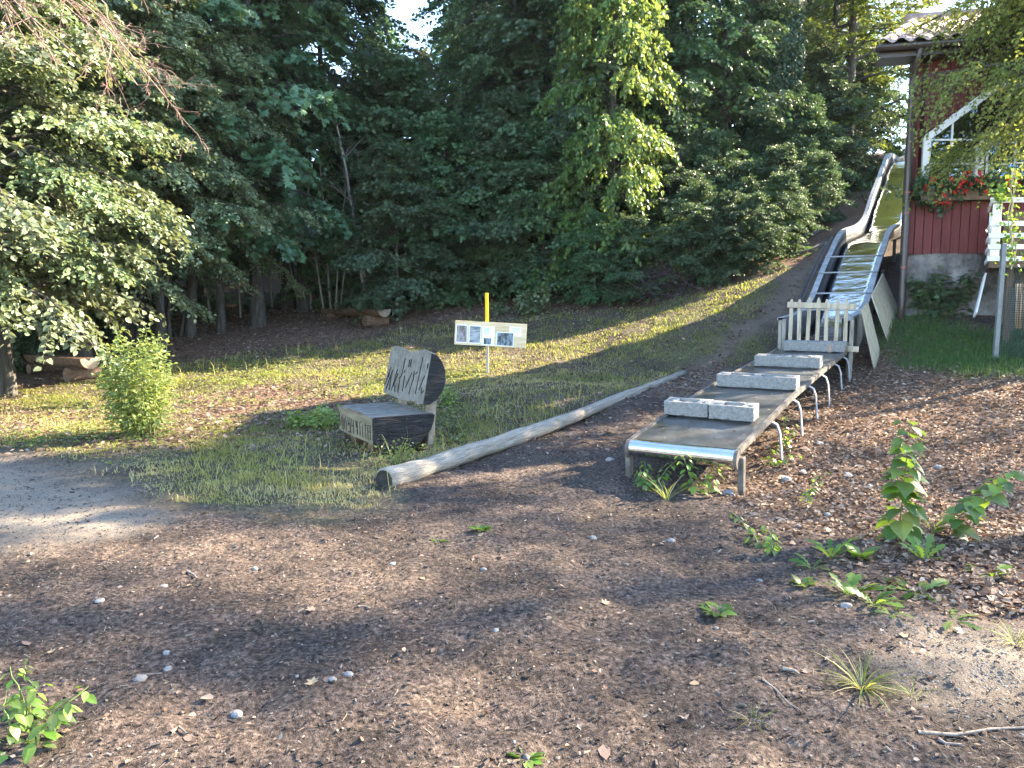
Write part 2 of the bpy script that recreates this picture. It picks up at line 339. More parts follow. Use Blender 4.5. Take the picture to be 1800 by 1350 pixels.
def cells(m, o, ex, ey, ez, xb, yb, solid, z0, z1):
    """prism from a 2D grid of solid cells (holes left open)"""
    o = np.array(o, float); nx, ny = len(xb)-1, len(yb)-1
    sol = lambda i, j: 0 <= i < nx and 0 <= j < ny and solid[j][i]
    P = lambda a, b, c: o+np.array(ex)*a+np.array(ey)*b+np.array(ez)*c
    for j in range(ny):
        for i in range(nx):
            if not sol(i, j): continue
            a, b, c, d = xb[i], xb[i+1], yb[j], yb[j+1]
            for z in (z0, z1): m.add([P(a, c, z), P(b, c, z), P(b, d, z), P(a, d, z)], [(0, 1, 2, 3)])
            for (di, dj, p, q) in ((-1, 0, (a, c), (a, d)), (1, 0, (b, c), (b, d)), (0, -1, (a, c), (b, c)), (0, 1, (a, d), (b, d))):
                if not sol(i+di, j+dj): m.add([P(*p, z0), P(*q, z0), P(*q, z1), P(*p, z1)], [(0, 1, 2, 3)])
def copy_tree(o, parent=None):
    c = o.copy(); COL.objects.link(c); c.parent = parent
    if parent is not None: c.matrix_parent_inverse = o.matrix_parent_inverse
    ORG[c.name] = np.zeros(3)
    for ch in list(o.children): copy_tree(ch, c)
    return c

# leaf templates: u along, v across, w normal
TK = (np.array([(0, 0, 0), (.45, .3, .05), (1, 0, -.06), (.45, -.3, .05)]), np.array([(0, 1, 2), (0, 2, 3)]))
TO = (np.array([(0, 0, 0), (.28, .33, .06), (.68, .25, .05), (1, 0, -.08), (.68, -.25, .05), (.28, -.33, .06)]), np.array([(0, 2, 1), (0, 3, 2), (0, 4, 3), (0, 5, 4)]))
_mp = [(0, 0, 0), (-.06, .14, .02), (.16, .55, .02), (.36, .26, .03), (.68, .5, 0), (.62, .17, .02), (1, 0, -.1), (.62, -.17, .02), (.68, -.5, 0), (.36, -.26, .03), (.16, -.55, .02), (-.06, -.14, .02)]
TM = (np.array([(.33, 0, .06)]+_mp), np.array([(0, i, i+1) for i in range(1, 12)]+[(0, 12, 1)]))
TN = (np.array([(0, -.04, 0), (0, .04, 0), (1, 0, -.05)]), np.array([(0, 1, 2)]))
def nrm(v): return v/(np.linalg.norm(v, axis=-1, keepdims=True)+1e-9)
def leaves(P, A, N, size, tmpl, tint, wid=1.0):
    A = nrm(A); W = nrm(N-(N*A).sum(1, keepdims=True)*A); B = np.cross(W, A)
    tv, tf = tmpl; n = len(P); k = len(tv); s = np.asarray(size).reshape(-1, 1, 1)
    V = P[:, None, :]+s*(tv[None, :, 0:1]*A[:, None, :]+wid*tv[None, :, 1:2]*B[:, None, :]+tv[None, :, 2:3]*W[:, None, :])
    F = tf[None]+(np.arange(n)*k)[:, None, None]
    return V.reshape(-1, 3), F.reshape(-1, 3), np.repeat(tint, k)
def blob(name, parts, mat, parent=None, loc=None):
    V = []; F = []; T = []; b = 0
    for v, f, t in parts: V.append(v); F.append(f+b); T.append(t); b += len(v)
    return link(name, np_mesh(name, np.concatenate(V), np.concatenate(F), mat, np.concatenate(T)), parent, loc)

# ------------------------------------------------------------------ the ground: one sheet
g_meadow = pgs([(-300,815),(0,795),(110,800),(200,850),(290,895),(420,915),(560,915),(650,888),(690,850),(900,772),(1050,716),(1206,656),(1280,604),(1356,542),(1404,472)])[:]
tree_line = pgs([(1404,466),(1372,474),(1330,490),(1150,533),(1000,546),(850,557),(700,575),(640,595),(500,612),(390,628),(200,652),(0,690),(-300,730)])
MEADOW = [tuple(p[:2]) for p in g_meadow]+[tuple(p[:2]) for p in tree_line]
LAWN = [tuple(p[:2]) for p in pgs([(1545,575),(1580,556),(1760,590)])]+[(8.5, 11.9), (10, 11.4), (10, 9.5)]+[tuple(p[:2]) for p in pgs([(1790,655),(1700,660),(1610,645),(1560,610)])]
GATEG = [tuple(p[:2]) for p in pgs([(1268,640),(1295,592),(1372,572),(1378,612),(1320,640)])]
LITR = [tuple(p[:2]) for p in pgs([(1310,870),(1330,785),(1420,735),(1500,645),(1556,612),(1610,648),(1800,662)])]+[(9, 9.5), (12, 8), (9, 4)]+[tuple(p[:2]) for p in pgs([(1830,1100),(1680,1060),(1570,1010),(1440,940),(1350,905)])]
LITM = [tuple(p[:2]) for p in pgs([(320,705),(470,678),(620,692),(640,722),(480,722),(340,742)])]
LITM2 = [tuple(p[:2]) for p in pgs([(-100,760),(150,720),(560,735),(540,760),(330,790),(60,780)])]
GRAV = [tuple(p[:2]) for p in pgs([(-300,800),(0,806),(110,822),(195,872),(275,920),(120,958),(-300,960)])]
GRAV3 = [tuple(p[:2]) for p in pgs([(1185,692),(1226,650),(1292,598),(1362,540),(1404,480),(1408,436),(1440,436),(1425,500),(1390,548),(1300,592),(1268,640),(1212,692)])]
GRAV2 = [tuple(p[:2]) for p in pgs([(1600,1120),(1740,1140),(1860,1120),(1900,1250),(1760,1235),(1640,1170)])]
FOREST = [tuple(p[:2]) for p in tree_line]+[(-60, 12), (-80, 100), (80, 100), (60, 20), (22, 18), (12, 20), (8.2, 19.5)]
def masks(x, y):
    jx = x+(fbm(x*1.7, y*1.7, 21, 3)-.44)*.9; jy = y+(fbm(x*1.7+50, y*1.7, 22, 3)-.44)*.9
    gr = np.maximum.reduce([poly_mask(jx, jy, MEADOW, .25), poly_mask(jx, jy, LAWN, .25), poly_mask(jx, jy, GATEG, .25)])
    li = np.maximum.reduce([poly_mask(jx, jy, LITR, .4), poly_mask(jx, jy, LITM, .3), .5*poly_mask(jx, jy, LITM2, .3), poly_mask(jx, jy, FOREST, .4), .45*poly_mask(jx, jy, GRAV3, .35)])
    gv = np.maximum.reduce([poly_mask(jx, jy, GRAV, .4), .9*poly_mask(jx, jy, GRAV2, .3), .75*poly_mask(jx, jy, GRAV3, .35)])
    patch = np.clip((fbm(x*.9, y*.9, 31, 4)-.40)*7, 0, 1)
    gr = gr*(.68+.32*patch)*(1-.85*poly_mask(jx, jy, LITM, .4))
    return gr, li, gv
def axis(parts): return np.unique(np.round(np.concatenate([np.arange(a, b, s) for a, b, s in parts]), 4))
xs = axis([(-120, -40, 8), (-40, -16, 1.6), (-16, -9, .3), (-9, -5, .1), (-5, 6.5, .042), (6.5, 11, .1), (11, 20, .4), (20, 40, 2), (40, 121, 8)])
ys = axis([(-60, -10, 6), (-10, 1.2, .7), (1.2, 7.5, .032), (7.5, 12, .06), (12, 24, .14), (24, 40, .8), (40, 180, 6)])
gx, gy = np.meshgrid(xs, ys); gzz = gz(gx, gy)
near = np.clip((13-gy)/5, 0, 1)*np.clip((gy-1)/1, 0, 1)
mg, ml, mv = masks(gx, gy)
gzz = gzz + near*((fbm(gx*9, gy*9, 41, 4)-.44)*.05 - np.abs(vnoise(gx*14, gy*14, 46)-.5)*.022 + (vnoise(gx*31, gy*31, 44)-.5)*.009)*(1-.5*mv)
nx, ny = len(xs), len(ys)
ii = (np.arange(ny-1)[:, None]*nx+np.arange(nx-1)[None]).ravel()
F = np.stack([ii, ii+1, ii+nx+1, ii+nx], 1)
def ground_material():
    m, n, b, o = new_mat('forest_clearing_ground'); L = n.links.new
    tc = n.nodes.new('ShaderNodeTexCoord')
    def nz(sc, det=6, ro=.65):
        t = n.nodes.new('ShaderNodeTexNoise'); t.inputs['Scale'].default_value = sc; t.inputs['Detail'].default_value = det; t.inputs['Roughness'].default_value = ro
        L(tc.outputs['Object'], t.inputs['Vector']); return t
    def at(a): x = n.nodes.new('ShaderNodeAttribute'); x.attribute_name = a; return x
    def mix(f, a, c):
        x = n.nodes.new('ShaderNodeMix'); x.data_type = 'RGBA'; L(f, x.inputs[0]); L(a, x.inputs[6]); L(c, x.inputs[7]); return x.outputs[2]
    n1 = nz(1.3); n2 = nz(38, 4); n3 = nz(140, 3); n4 = nz(9, 5)
    dirt = ramp(n, [(.3, (.02, .0165, .0145)), (.44, (.055, .0435, .037)), (.58, (.115, .092, .078)), (.72, (.215, .175, .15))]); L(n2.outputs[0], dirt.inputs[0])
    big = ramp(n, [(.36, (.5, .475, .47)), (.62, (1.12, 1.03, .97))]); L(n1.outputs[0], big.inputs[0])
    mm = n.nodes.new('ShaderNodeMix'); mm.data_type = 'RGBA'; mm.blend_type = 'MULTIPLY'; mm.inputs[0].default_value = 1
    L(dirt.outputs[0], mm.inputs[6]); L(big.outputs[0], mm.inputs[7])
    lit = ramp(n, [(.3, (.05, .03, .02)), (.5, (.13, .08, .055)), (.7, (.22, .145, .1))]); L(n2.outputs[0], lit.inputs[0])
    gra = ramp(n, [(.3, (.055, .052, .024)), (.5, (.1, .095, .046)), (.7, (.165, .145, .078))]); L(n2.outputs[0], gra.inputs[0])
    gv = ramp(n, [(.3, (.125, .098, .074)), (.5, (.205, .168, .131)), (.7, (.3, .255, .205))]); L(n3.outputs[0], gv.inputs[0])
    c = mix(at('gravel').outputs['Fac'], mm.outputs[2], gv.outputs[0])
    c = mix(at('litter').outputs['Fac'], c, lit.outputs[0])
    c = mix(at('grass').outputs['Fac'], c, gra.outputs[0])
    L(c, b.inputs['Base Color']); b.inputs['Roughness'].default_value = .95; b.inputs['Specular IOR Level'].default_value = .15
    ad = n.nodes.new('ShaderNodeMath'); ad.operation = 'ADD'; L(n2.outputs[0], ad.inputs[0])
    m2 = n.nodes.new('ShaderNodeMath'); m2.operation = 'MULTIPLY'; m2.inputs[1].default_value = .4; L(n3.outputs[0], m2.inputs[0]); L(m2.outputs[0], ad.inputs[1])
    bp = n.nodes.new('ShaderNodeBump'); bp.inputs['Strength'].default_value = .9; bp.inputs['Distance'].default_value = .02
    L(ad.outputs[0], bp.inputs['Height']); L(bp.outputs[0], b.inputs['Normal'])
    return m
ground = link('ground', np_mesh('ground', np.stack([gx, gy, gzz], -1).reshape(-1, 3), F, ground_material(), smooth=True,
              attrs={'grass': .7*mg.ravel()*np.clip((fbm(gx*3.1, gy*3.1, 63, 3)-.25)*3.2, .25, 1).ravel(), 'litter': ml.ravel(), 'gravel': mv.ravel()}))
tag(ground, 'sloping ground of a forest clearing with bare dirt, grass and leaf litter', kind='structure')
_xi = lambda x: np.clip(np.searchsorted(xs, x)-1, 0, nx-2)
_yi = lambda y: np.clip(np.searchsorted(ys, y)-1, 0, ny-2)
def gs(x, y):
    """height of the ground sheet itself (bilinear)"""
    x = np.asarray(x, float); y = np.asarray(y, float)
    i = _xi(x); j = _yi(y); fx = (x-xs[i])/(xs[i+1]-xs[i]); fy = (y-ys[j])/(ys[j+1]-ys[j])
    return (gzz[j, i]*(1-fx)+gzz[j, i+1]*fx)*(1-fy)+(gzz[j+1, i]*(1-fx)+gzz[j+1, i+1]*fx)*fy
def gs1(x, y): return float(gs(np.array([x]), np.array([y]))[0])
def onground(px, py): p = pg(px, py); return (p[0], p[1], gs1(p[0], p[1]))


# ------------------------------------------------------------------ the faint haze of the low sun in the clearing
def haze():
    bpy.ops.mesh.primitive_cube_add(size=1); o = bpy.context.object; o.name = 'haze'
    z0, z1 = float(gzz.min())-1.5, float(max(gzz.max(), 24))+4
    o.scale = (250, 250, z1-z0); o.location = (0, 58, (z0+z1)/2)
    m = bpy.data.materials.new('thin_haze'); m.use_nodes = True; n = m.node_tree; n.nodes.clear()
    u = n.nodes.new('ShaderNodeOutputMaterial'); v = n.nodes.new('ShaderNodeVolumePrincipled'); v.inputs['Density'].default_value = HAZE; v.inputs['Color'].default_value = (.8, .9, 1, 1); v.inputs['Anisotropy'].default_value = .2
    n.links.new(v.outputs[0], u.inputs['Volume']); o.data.materials.append(m); tag(o, 'faint haze in the clearing', kind='stuff')
HAZE = .00016
haze()

# ------------------------------------------------------------------ the red house
W0 = np.array([6.555, 13.0]); FD = np.array([.9703, -.2419]); ND = np.array([.2419, .9703])
SDV = np.array([math.sin(R(33)), math.cos(R(33))])
def WP(s, d, z): q = W0+FD*s+ND*d; return np.array([q[0], q[1], z])
def s_of(px): u = (px-900)/1350; return (13*u-6.555)/(.9703+.2419*u)
def z_of(px, py): s = s_of(px); return pix(px, py, 13-.2419*s)[2]
f3 = np.array([*FD, 0]); n3 = np.array([*ND, 0]); s3 = np.array([*SDV, 0]); UP = np.array([0, 0, 1.])
ZS = z_of(1589, 447); ZB = z_of(1600, 337); ZE = 5.62
house = thing('red_house', 'red wooden house with clay tile roof, white window frames and plastered stone base', 'house', (6.555, 13.0, 1.3))
HL, HD = 2.45, 5.0
def plan(o, s0, s1, d0, d1):          # trapezoid plan: facade along f, left side along SDV
    return [W0+FD*s0+SDV*d0, W0+FD*s1+SDV*d0, W0+FD*s1+SDV*d1, W0+FD*s0+SDV*d1]
# stone base, uneven
m = M(); rows = []
for zz in np.linspace(.6, ZS, 26):
    rows.append([WP(s, -.05+(float(fbm(s*3, zz*3, 61, 4))-.45)*.16, zz) for s in np.linspace(-.02, HL, 90)])
m.sheet(rows)
m.sheet([[np.array([*(W0+SDV*d-FD*.02), z]) for d in np.linspace(-.03, HD, 8)] for z in (.6, ZS)])
m.add([WP(-.02, -.08, ZS), WP(HL, -.08, ZS), WP(HL, .1, ZS+.01), WP(-.02, .1, ZS+.01)], [(0, 1, 2, 3)])
m.build('stone_base', MT['stone'], house, smooth=True)
# side and rear walls, inner walls, floor
m = M()
p = plan(0, 0, HL, 0, HD)
for a, b in ((0, 3), (3, 2), (2, 1)):
    m.beam((*p[a], (ZS+ZE)/2), (*p[b], (ZS+ZE)/2), .06, ZE-ZS)
m.build('wall', MT['red'], house)
m = M(); q0 = W0+FD*.1+SDV*2.2; q1 = W0+FD*HL+SDV*2.2
m.beam((*q0, 4.1), (*q1, 4.1), .04, 3.2); m.build('inner_wall', MT['curtain'], house)
m = M(); m.add([(*(W0+FD*.05+SDV*.1), 3.0), (*(W0+FD*HL+SDV*.1), 3.0), (*(W0+FD*HL+SDV*2.2), 3.0), (*(W0+FD*.05+SDV*2.2), 3.0)], [(0, 1, 2, 3)])
m.build('floor', MT['brown_wood'], house)
CH0, CH1, ZC0, ZC1 = s_of(1603), s_of(1722), z_of(1605, 240), z_of(1720, 146)
def zc(s): return ZC0+(ZC1-ZC0)*min(max((s-CH0)/(CH1-CH0), 0), 1)
BW = .136
def board(s0, s1, za, zb, zc_=None, zd=None):
    j = random.uniform(-.004, .004); g = .004
    m = M(); m.prism([(s0+g, za), (s1-g, zb), (s1-g, zd if zd else ZE), (s0+g, zc_ if zc_ else ZE)], WP(0, j, 0), f3, UP, n3, -.024, .0)
    m.build('wall_board', MT['red'], house, bevel=.005)
for i in range(int(HL/BW)):
    a, b = i*BW, (i+1)*BW
    if b <= CH0+.02: board(a, b, ZS, ZS)
    else:
        board(a, b, ZS, ZS, ZB-.01+random.uniform(-.002, .002), ZB-.01)
        if a < CH0: a = CH0
        board(a, b, zc(a)+.012, zc(b)+.012)
m = M(); m.box(WP(-.02, .0, (ZS+ZE)/2), (.07, .09, ZE-ZS), f3, n3); m.build('corner_board', MT['brown_metal'], house, bevel=.005)
# white window frame with chamfered corner
fr = M(); FW = .115
fr.prism([(CH0, ZB-.02), (CH0+FW, ZB-.02), (CH0+FW, ZC0-.05), (CH0, ZC0)], WP(0, 0, 0), f3, UP, n3, -.05, .05)
fr.prism([(CH0, ZC0+.001), (CH0+FW, ZC0-.049), (CH1+.03, ZC1-FW), (CH1, ZC1)], WP(0, 0, 0), f3, UP, n3, -.052, .048)
fr.prism([(CH1+.001, ZC1), (CH1+.031, ZC1-FW), (HL, ZC1-FW), (HL, ZC1)], WP(0, 0, 0), f3, UP, n3, -.05, .05)
win = fr.build('window_frame', MT['white'], house, bevel=.006)
def wbar(x0, y0, x1, y1, wd, dp=.03, d=-.005, name='glazing_bar', mat='white', par=None):
    m = M(); m.beam(WP(s_of(x0), d, z_of(x0, y0)), WP(s_of(x1), d, z_of(x1, y1)), dp, wd, UP if abs(x0-x1) > abs(y0-y1) else f3); m.build(name, MT[mat], par or house)
for q in ((1613, 246, 1692, 246), (1611, 288, 1692, 288)): wbar(*q, .028)
wbar(1652, 246, 1651, 318, .026, .026); wbar(1652, 200, 1652, 245, .026, .026)
m = M(); zz = [z_of(1700, y) for y in (330, 300, 275, 255, 243)]
m.prism([(s_of(1693), zz[0]), (s_of(1708), zz[0]), (s_of(1708), zz[4]), (s_of(1703), zz[4]), (s_of(1696), zz[3]), (s_of(1693), zz[2])], WP(0, 0, 0), f3, UP, n3, -.06, .04)
m.build('window_post', MT['white'], house, bevel=.006)
wbar(1701, 239, 1860, 232, .085, .07, -.03, 'window_beam')
wbar(1799, 246, 1798, 330, .1, .07, -.03, 'window_post')
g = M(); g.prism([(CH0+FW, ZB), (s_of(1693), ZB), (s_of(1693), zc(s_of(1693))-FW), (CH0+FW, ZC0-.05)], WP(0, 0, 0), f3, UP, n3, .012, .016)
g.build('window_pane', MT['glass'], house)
# open casement turned outward
c0 = WP(s_of(1711), -.06, z_of(1711, 322)); ea = nrm(f3*.86-n3*.22+0); eb = nrm(UP+n3*.06); wl, hl = .78, z_of(1711, 252)-z_of(1711, 322)
cs = M()
for (a, b, c, d) in ((0, 0, wl, .035), (0, hl-.035, wl, hl), (0, .036, .035, hl-.036), (wl-.035, .036, wl, hl-.036), (.38, .036, .41, hl-.036), (.036, .26, .379, .285), (.411, .26, wl-.036, .285)):
    cs.prism([(a, b), (c, b), (c, d), (a, d)], c0, ea, eb, np.cross(ea, eb), -.02, .02)
sash = cs.build('casement', MT['white'], house, bevel=.003)
g = M(); g.prism([(.03, .03), (wl-.03, .03), (wl-.03, hl-.03), (.03, hl-.03)], c0, ea, eb, np.cross(ea, eb), -.003, .003); g.build('window_pane', MT['glass_sky_tint'], sash)
# eaves, gutter, roof tiles
E0 = np.array([*(W0-FD*.62-ND*.42), 0]); E0[2] = pix(1531, 76, E0[1])[2]
VD = np.array([math.sin(R(38)), math.cos(R(38)), .43]); VLEN = 2.25
m = M(); m.beam(E0+f3*.02-UP*.1+n3*.1, E0+f3*3.4-UP*.1+n3*.1, .03, .16); m.beam(E0+f3*.05-UP*.2+n3*.3, E0+f3*3.4-UP*.2+n3*.3, .5, .03); m.build('fascia', MT['brown_metal'], house)
arc = [(.075*math.cos(a), -.075*math.sin(a)) for a in np.linspace(0, math.pi, 9)]+[(.067*math.cos(a), -.067*math.sin(a)) for a in np.linspace(math.pi, 0, 9)]
m = M(); m.prism(arc, E0-n3*.02-UP*.055, n3, UP, f3, -.06, 3.5); m.build('gutter', MT['brown_metal'], house, smooth=True)
m = M(); rf = [E0+f3*0, E0+f3*3.5, E0+f3*3.5+VD*VLEN, E0+VD*VLEN]
bk = np.array([math.sin(R(33)), math.cos(R(33)), -.42])
m.add([p-UP*.045 for p in rf], [(0, 1, 2, 3)]); m.add([rf[3]-UP*.03, rf[2]-UP*.03, rf[2]+bk*3.5, rf[3]+bk*3.5], [(0, 1, 2, 3)])
rfo = m.build('roof', MT['brown_wood'], house, solid=.03)
TW, NR = .262, 4; TL = VLEN/NR
prof = [(x, .05*math.sin(math.pi*x/.175) if x < .175 else -.02*math.sin(math.pi*(x-.175)/.1)) for x in np.linspace(0, .275, 10)]
m = M(); vd = VD/1.0; tilt = UP*.02
top = [[f3*x+UP*z-VD*.03+UP*.03 for x, z in prof], [f3*x+UP*z+VD*(TL+.02) for x, z in prof]]
bot = [[p-UP*.018 for p in r] for r in top]
k = len(prof); vs = top[0]+top[1]+bot[0]+bot[1]; fs = []
for i in range(k-1): fs += [(i, i+1, k+i+1, k+i), (2*k+i, 3*k+i, 3*k+i+1, 2*k+i+1), (i, 2*k+i, 2*k+i+1, i+1), (k+i, k+i+1, 3*k+i+1, 3*k+i)]
fs += [(0, k, 3*k, 2*k), (k-1, 3*k-1, 4*k-1, 2*k-1)]
m.add(vs, fs); tl0 = m.build('roof_tile', MT['tile'], rfo, world=False, smooth=False)
first = True
for r_ in range(NR):
    for c_ in range(13):
        o = tl0 if first else tl0.copy()
        if not first: COL.objects.link(o); o.parent = rfo
        first = False
        o.location = E0+f3*(c_*TW-.02)+VD*(TL*r_)+UP*(.012*r_*0+random.uniform(0, .006))-ORG[house.name]
m = M(); m.tube([rf[3]-f3*.1+UP*.03, rf[2]+UP*.03], .09, 8); m.build('ridge_cap', MT['tile'], house, smooth=True)
# downpipe
pp = WP(-.02, -.13, 0); m = M()
m.tube([E0+f3*.62+UP*-.1-n3*.0, WP(-.02, -.2, E0[2]-.33), (pp[0], pp[1], E0[2]-.55), (pp[0], pp[1], 1.6), (pp[0]-.04, pp[1]-.06, 1.32)], .052, 12)
dp = m.build('downpipe', MT['brown_metal'], house, smooth=True)
for y in (186, 338, 374, 470):
    z = pix(1588, y, 12.85)[2]; m = M(); m.tube([(pp[0], pp[1], z-.014), (pp[0], pp[1], z+.014)], .059, 12); m.build('pipe_clamp', MT['copper'], dp)
# flower box with geraniums
fb = thing('flower_box', 'long window box full of dark geranium leaves and red blooms on the red house', 'flower box', WP(.2, -.2, ZB-.1))
m = M()
for (a, b, c, d) in ((0, -.3, 2.6, -.27), (0, -.12, 2.6, -.09)): m.prism([(a+.14, b), (c, b), (c, d), (a+.14, d)], WP(0, 0, 0), f3, n3, UP, ZB-.17, ZB)
m.prism([(.14, -.3), (2.6, -.3), (2.6, -.09), (.14, -.09)], WP(0, 0, 0), f3, n3, UP, ZB-.19, ZB-.171)
m.build('trough', MT['brown_wood'], fb)
n = 3200; s = rng.uniform(.05, 2.6, n); hang = np.where(rng.random(n) < .4, 1, 0)*np.clip(.36-.33*abs(s-.42)/.5, .08, .4)
dz = rng.normal(.05, .075, n)-hang*rng.random(n)**.8; dd = -.2+rng.normal(0, .09, n)-.08*hang
P = np.array([WP(a, b, ZB+c) for a, b, c in zip(s, dd, dz)])
A = nrm(rng.normal(0, 1, (n, 3))+np.array([-.24, -.97, -.3])*.6); N = nrm(rng.normal(0, .5, (n, 3))+np.array([-.15, -.6, .8]))
blob('foliage', [leaves(P-A*.03, A, N, rng.uniform(.05, .08, n), TO, rng.random(n), 1.5)], MT['lf_geran'], fb, None).location = -ORG[fb.name]
def bloom(par, pos, r=.035):
    k = 14; P = pos+rng.normal(0, r*.55, (k, 3)); A = rng.normal(0, 1, (k, 3))+np.array([-.2, -.8, .2]); N = rng.normal(0, .6, (k, 3))+np.array([-.2, -1, .3])
    v, f, t = leaves(P, A, N, np.full(k, r), TO, rng.random(k), 1.4)
    link('flower_head', np_mesh('flower_head', v-ORG[par.name], f, MT['petal']), par)
for x, y in ((1664, 312), (1675, 312), (1691, 310), (1693, 316), (1615, 323), (1645, 321), (1667, 324), (1628, 331), (1659, 332), (1677, 331), (1693, 331), (1651, 343), (1668, 342), (1704, 342), (1634, 348), (1622, 360), (1633, 360), (1641, 360), (1602, 337), (1737, 325), (1739, 331), (1754, 328), (1688, 324), (1780, 318), (1770, 343)):
    bloom(fb, WP(s_of(x), -.36, z_of(x, y)))

# ------------------------------------------------------------------ white balcony beside the facade
BO = pix(1748, 352, 11.3); bal = thing('white_balcony', 'white wooden balcony with horizontal rails in front of the red house', 'balcony', (BO[0], BO[1], 1.6))
bx = nrm(np.array([1, -.06, 0])); by = nrm(np.array([.5, .87, 0])); zt = BO[2]; zb = pix(1748, 456, 11.3)[2]; o0 = np.array([BO[0], BO[1], 0])
ztops = [pix(1750, y, 11.3)[2] for y in (348, 389, 410, 430, 451)]
for i, z in enumerate(ztops):
    m = M(); m.prism([(-.02, -.035), (2.6, -.035), (2.6, -.012), (-.02, -.012)], o0, bx, by, UP, z-.068, z); m.build('rail', MT['white'], bal, bevel=.004)
    m = M(); m.prism([(-.045, -.03), (-.022, -.03), (-.022, 1.45), (-.045, 1.45)], o0, bx, by, UP, z-.068, z); m.build('rail', MT['white'], bal, bevel=.004)
m = M(); m.prism([(-.06, -.06), (2.6, -.06), (2.6, .05), (-.06, .05)], o0, bx, by, UP, zt+.001, zt+.03); m.build('handrail', MT['white'], bal, bevel=.004)
for a, b in ((.05, .03), (.05, 1.35), (1.3, .03), (2.5, .03)):
    m = M(); m.box(o0+bx*a+by*b+UP*(zt+zb)/2, (.13, .07, zt-zb), bx, by); m.build('post', MT['white'], bal, bevel=.004)
m = M(); m.prism([(-.02, 0), (2.6, 0), (2.6, 1.5), (-.02, 1.5)], o0, bx, by, UP, zb-.12, zb-.03); m.build('deck', MT['brown_wood'], bal)
m = M(); m.prism([(.2, .9), (2.6, .9), (2.6, .95), (.2, .95)], o0, bx, by, UP, zb-.02, zt-.06); m.build('back_panel', MT['brown_wood'], bal)
m = M()
for a in (.3, 2.4):
    for b in (.25, 1.2): q = o0+bx*a+by*b; m.box((q[0], q[1], (zb+.9)/2), (.1, .1, zb-.9), bx, by)
m.build('support_post', MT['brown_wood'], bal)

# leaning white plank against the stone base
pk = thing('leaning_plank', 'long thin white plank leaning under the balcony against the stone base', 'plank', tuple(pix(1716, 552, 12.2)))
m = M(); m.beam(pix(1714, 554, 12.1), pix(1731, 484, 12.45), .14, .025, (.97, -.24, 0)); m.build('plank', MT['white'], pk, bevel=.003)

# garden fence: green net on a galvanised post, split bamboo behind
FP = pix(1752, 586, 10.7); FP[2] = gs1(FP[0], FP[1]); fen = thing('garden_fence', 'green plastic net fence on a galvanised post with bamboo slats behind', 'fence', tuple(FP))
zt = pix(1755, 428, 10.7)[2]; m = M(); m.beam(FP-UP*.1, (FP[0]+.02, FP[1], zt), .06, .05, (0, 1, 0)); m.build('post', MT['galv'], fen, bevel=.004)
m = M(); fd = nrm(np.array([1, -.12, 0])); zn = pix(1755, 466, 10.7)[2]
for i in range(56):
    a = i*.032; p = FP+fd*(a+.02); g = gs1(p[0], p[1]); q = .012*math.sin(a*9)
    m.beam((p[0], p[1]+q, g-.02), (p[0], p[1]-q, zn-.05*math.sin(a*2.2)), .007, .003, (0, 1, 0))
for j in range(32):
    z = FP[2]+.03+j*.031
    m.beam((*(FP+fd*.02)[:2], z), (*(FP+fd*.9)[:2], z+.01), .003, .006); m.beam((*(FP+fd*.9)[:2], z+.01), (*(FP+fd*1.8)[:2], z-.01), .003, .006)
o = m.build('net', MT['net'], fen)
for i, x in enumerate((1786.5, 1793, 1800, 1807, 1814, 1821)):
    a = pix(x, 578, 10.95); b = pix(x+1, 499, 10.95); m = M(); m.tube([a, (a+b)/2+np.array([.004, 0, 0]), b], [.021, .02, .019], 7); m.build('bamboo_slat', MT['bamboo'], fen, smooth=True)
m = M(); a = pix(1772, 540, 10.9); m.beam(pix(1779, 582, 11.0), pix(1781, 505, 11.0), .03, .02, (0, 1, 0)); m.build('stake', MT['galv'], fen)

# ------------------------------------------------------------------ the wide steel slide
TH = R(31.6); SA = np.array([math.sin(TH), math.cos(TH), 0]); SLF = np.array([-math.cos(TH), math.sin(TH), 0]); S0 = np.array([1.911, 6.351, 0])
def SP(t, s, z): return S0+SA*t+SLF*s+UP*z
def run(t): return float(np.interp(t, [0, 1, 2, 3.5, 5.7], [.37, .49, .61, .735, .905]))
_ft = [5.6, 6.4, 7.0, 7.5, 7.9, 8.4, 8.8, 9.2, 10.0, 10.5, 11.0, 11.5, 12.2, 13.1, 13.8, 14.4, 15.3, 16.7, 17.9, 18.6, 19.3, 21, 23, 25.3, 27.2, 28.5]
_fz = [1.38, 1.41, 1.45, 1.53, 1.62, 1.88, 2.12, 2.33, 2.69, 2.95, 3.1, 3.19, 3.28, 3.4, 3.54, 3.72, 4.29, 4.99, 5.63, 5.9, 6.0, 6.15, 6.5, 7.5, 9.2, 10.1]
def cr(t):
    d = .3; return float(np.mean([np.interp(t+e, _ft, _fz) for e in np.linspace(-d, d, 5)])) if t > 6 else float(np.interp(t, _ft, _fz))
def bed(t): return cr(t)-float(np.interp(t, [7.4, 9, 11], [.42, .4, .28])) if t > 7.4 else float(np.interp(t, [5.7, 6.6, 7.4], [.905, .955, cr(7.4)-.42]))
sl_ = thing('playground_slide', 'wide steel hillside slide with bumpy upper chute and long low run-out', 'slide', (1.911, 6.351, 0))
for k, (a, b) in enumerate(((.012, .995), (1.003, 2.24), (2.248, 3.895), (3.903, 5.69))):
    m = M(); n = 8; m.sheet([[SP(t, s, run(t)-.006) for s in (.035, .35, .65, .965)] for t in np.linspace(a, b, n)]); m.build('run_out_plate', MT['steel_dull'], sl_, solid=.012)
pr = [(.03, .004)]+[(-.085*math.sin(x), -.075+.079*math.cos(x)) for x in np.linspace(.0, math.pi*.97, 14)]+[(.02, -.15)]
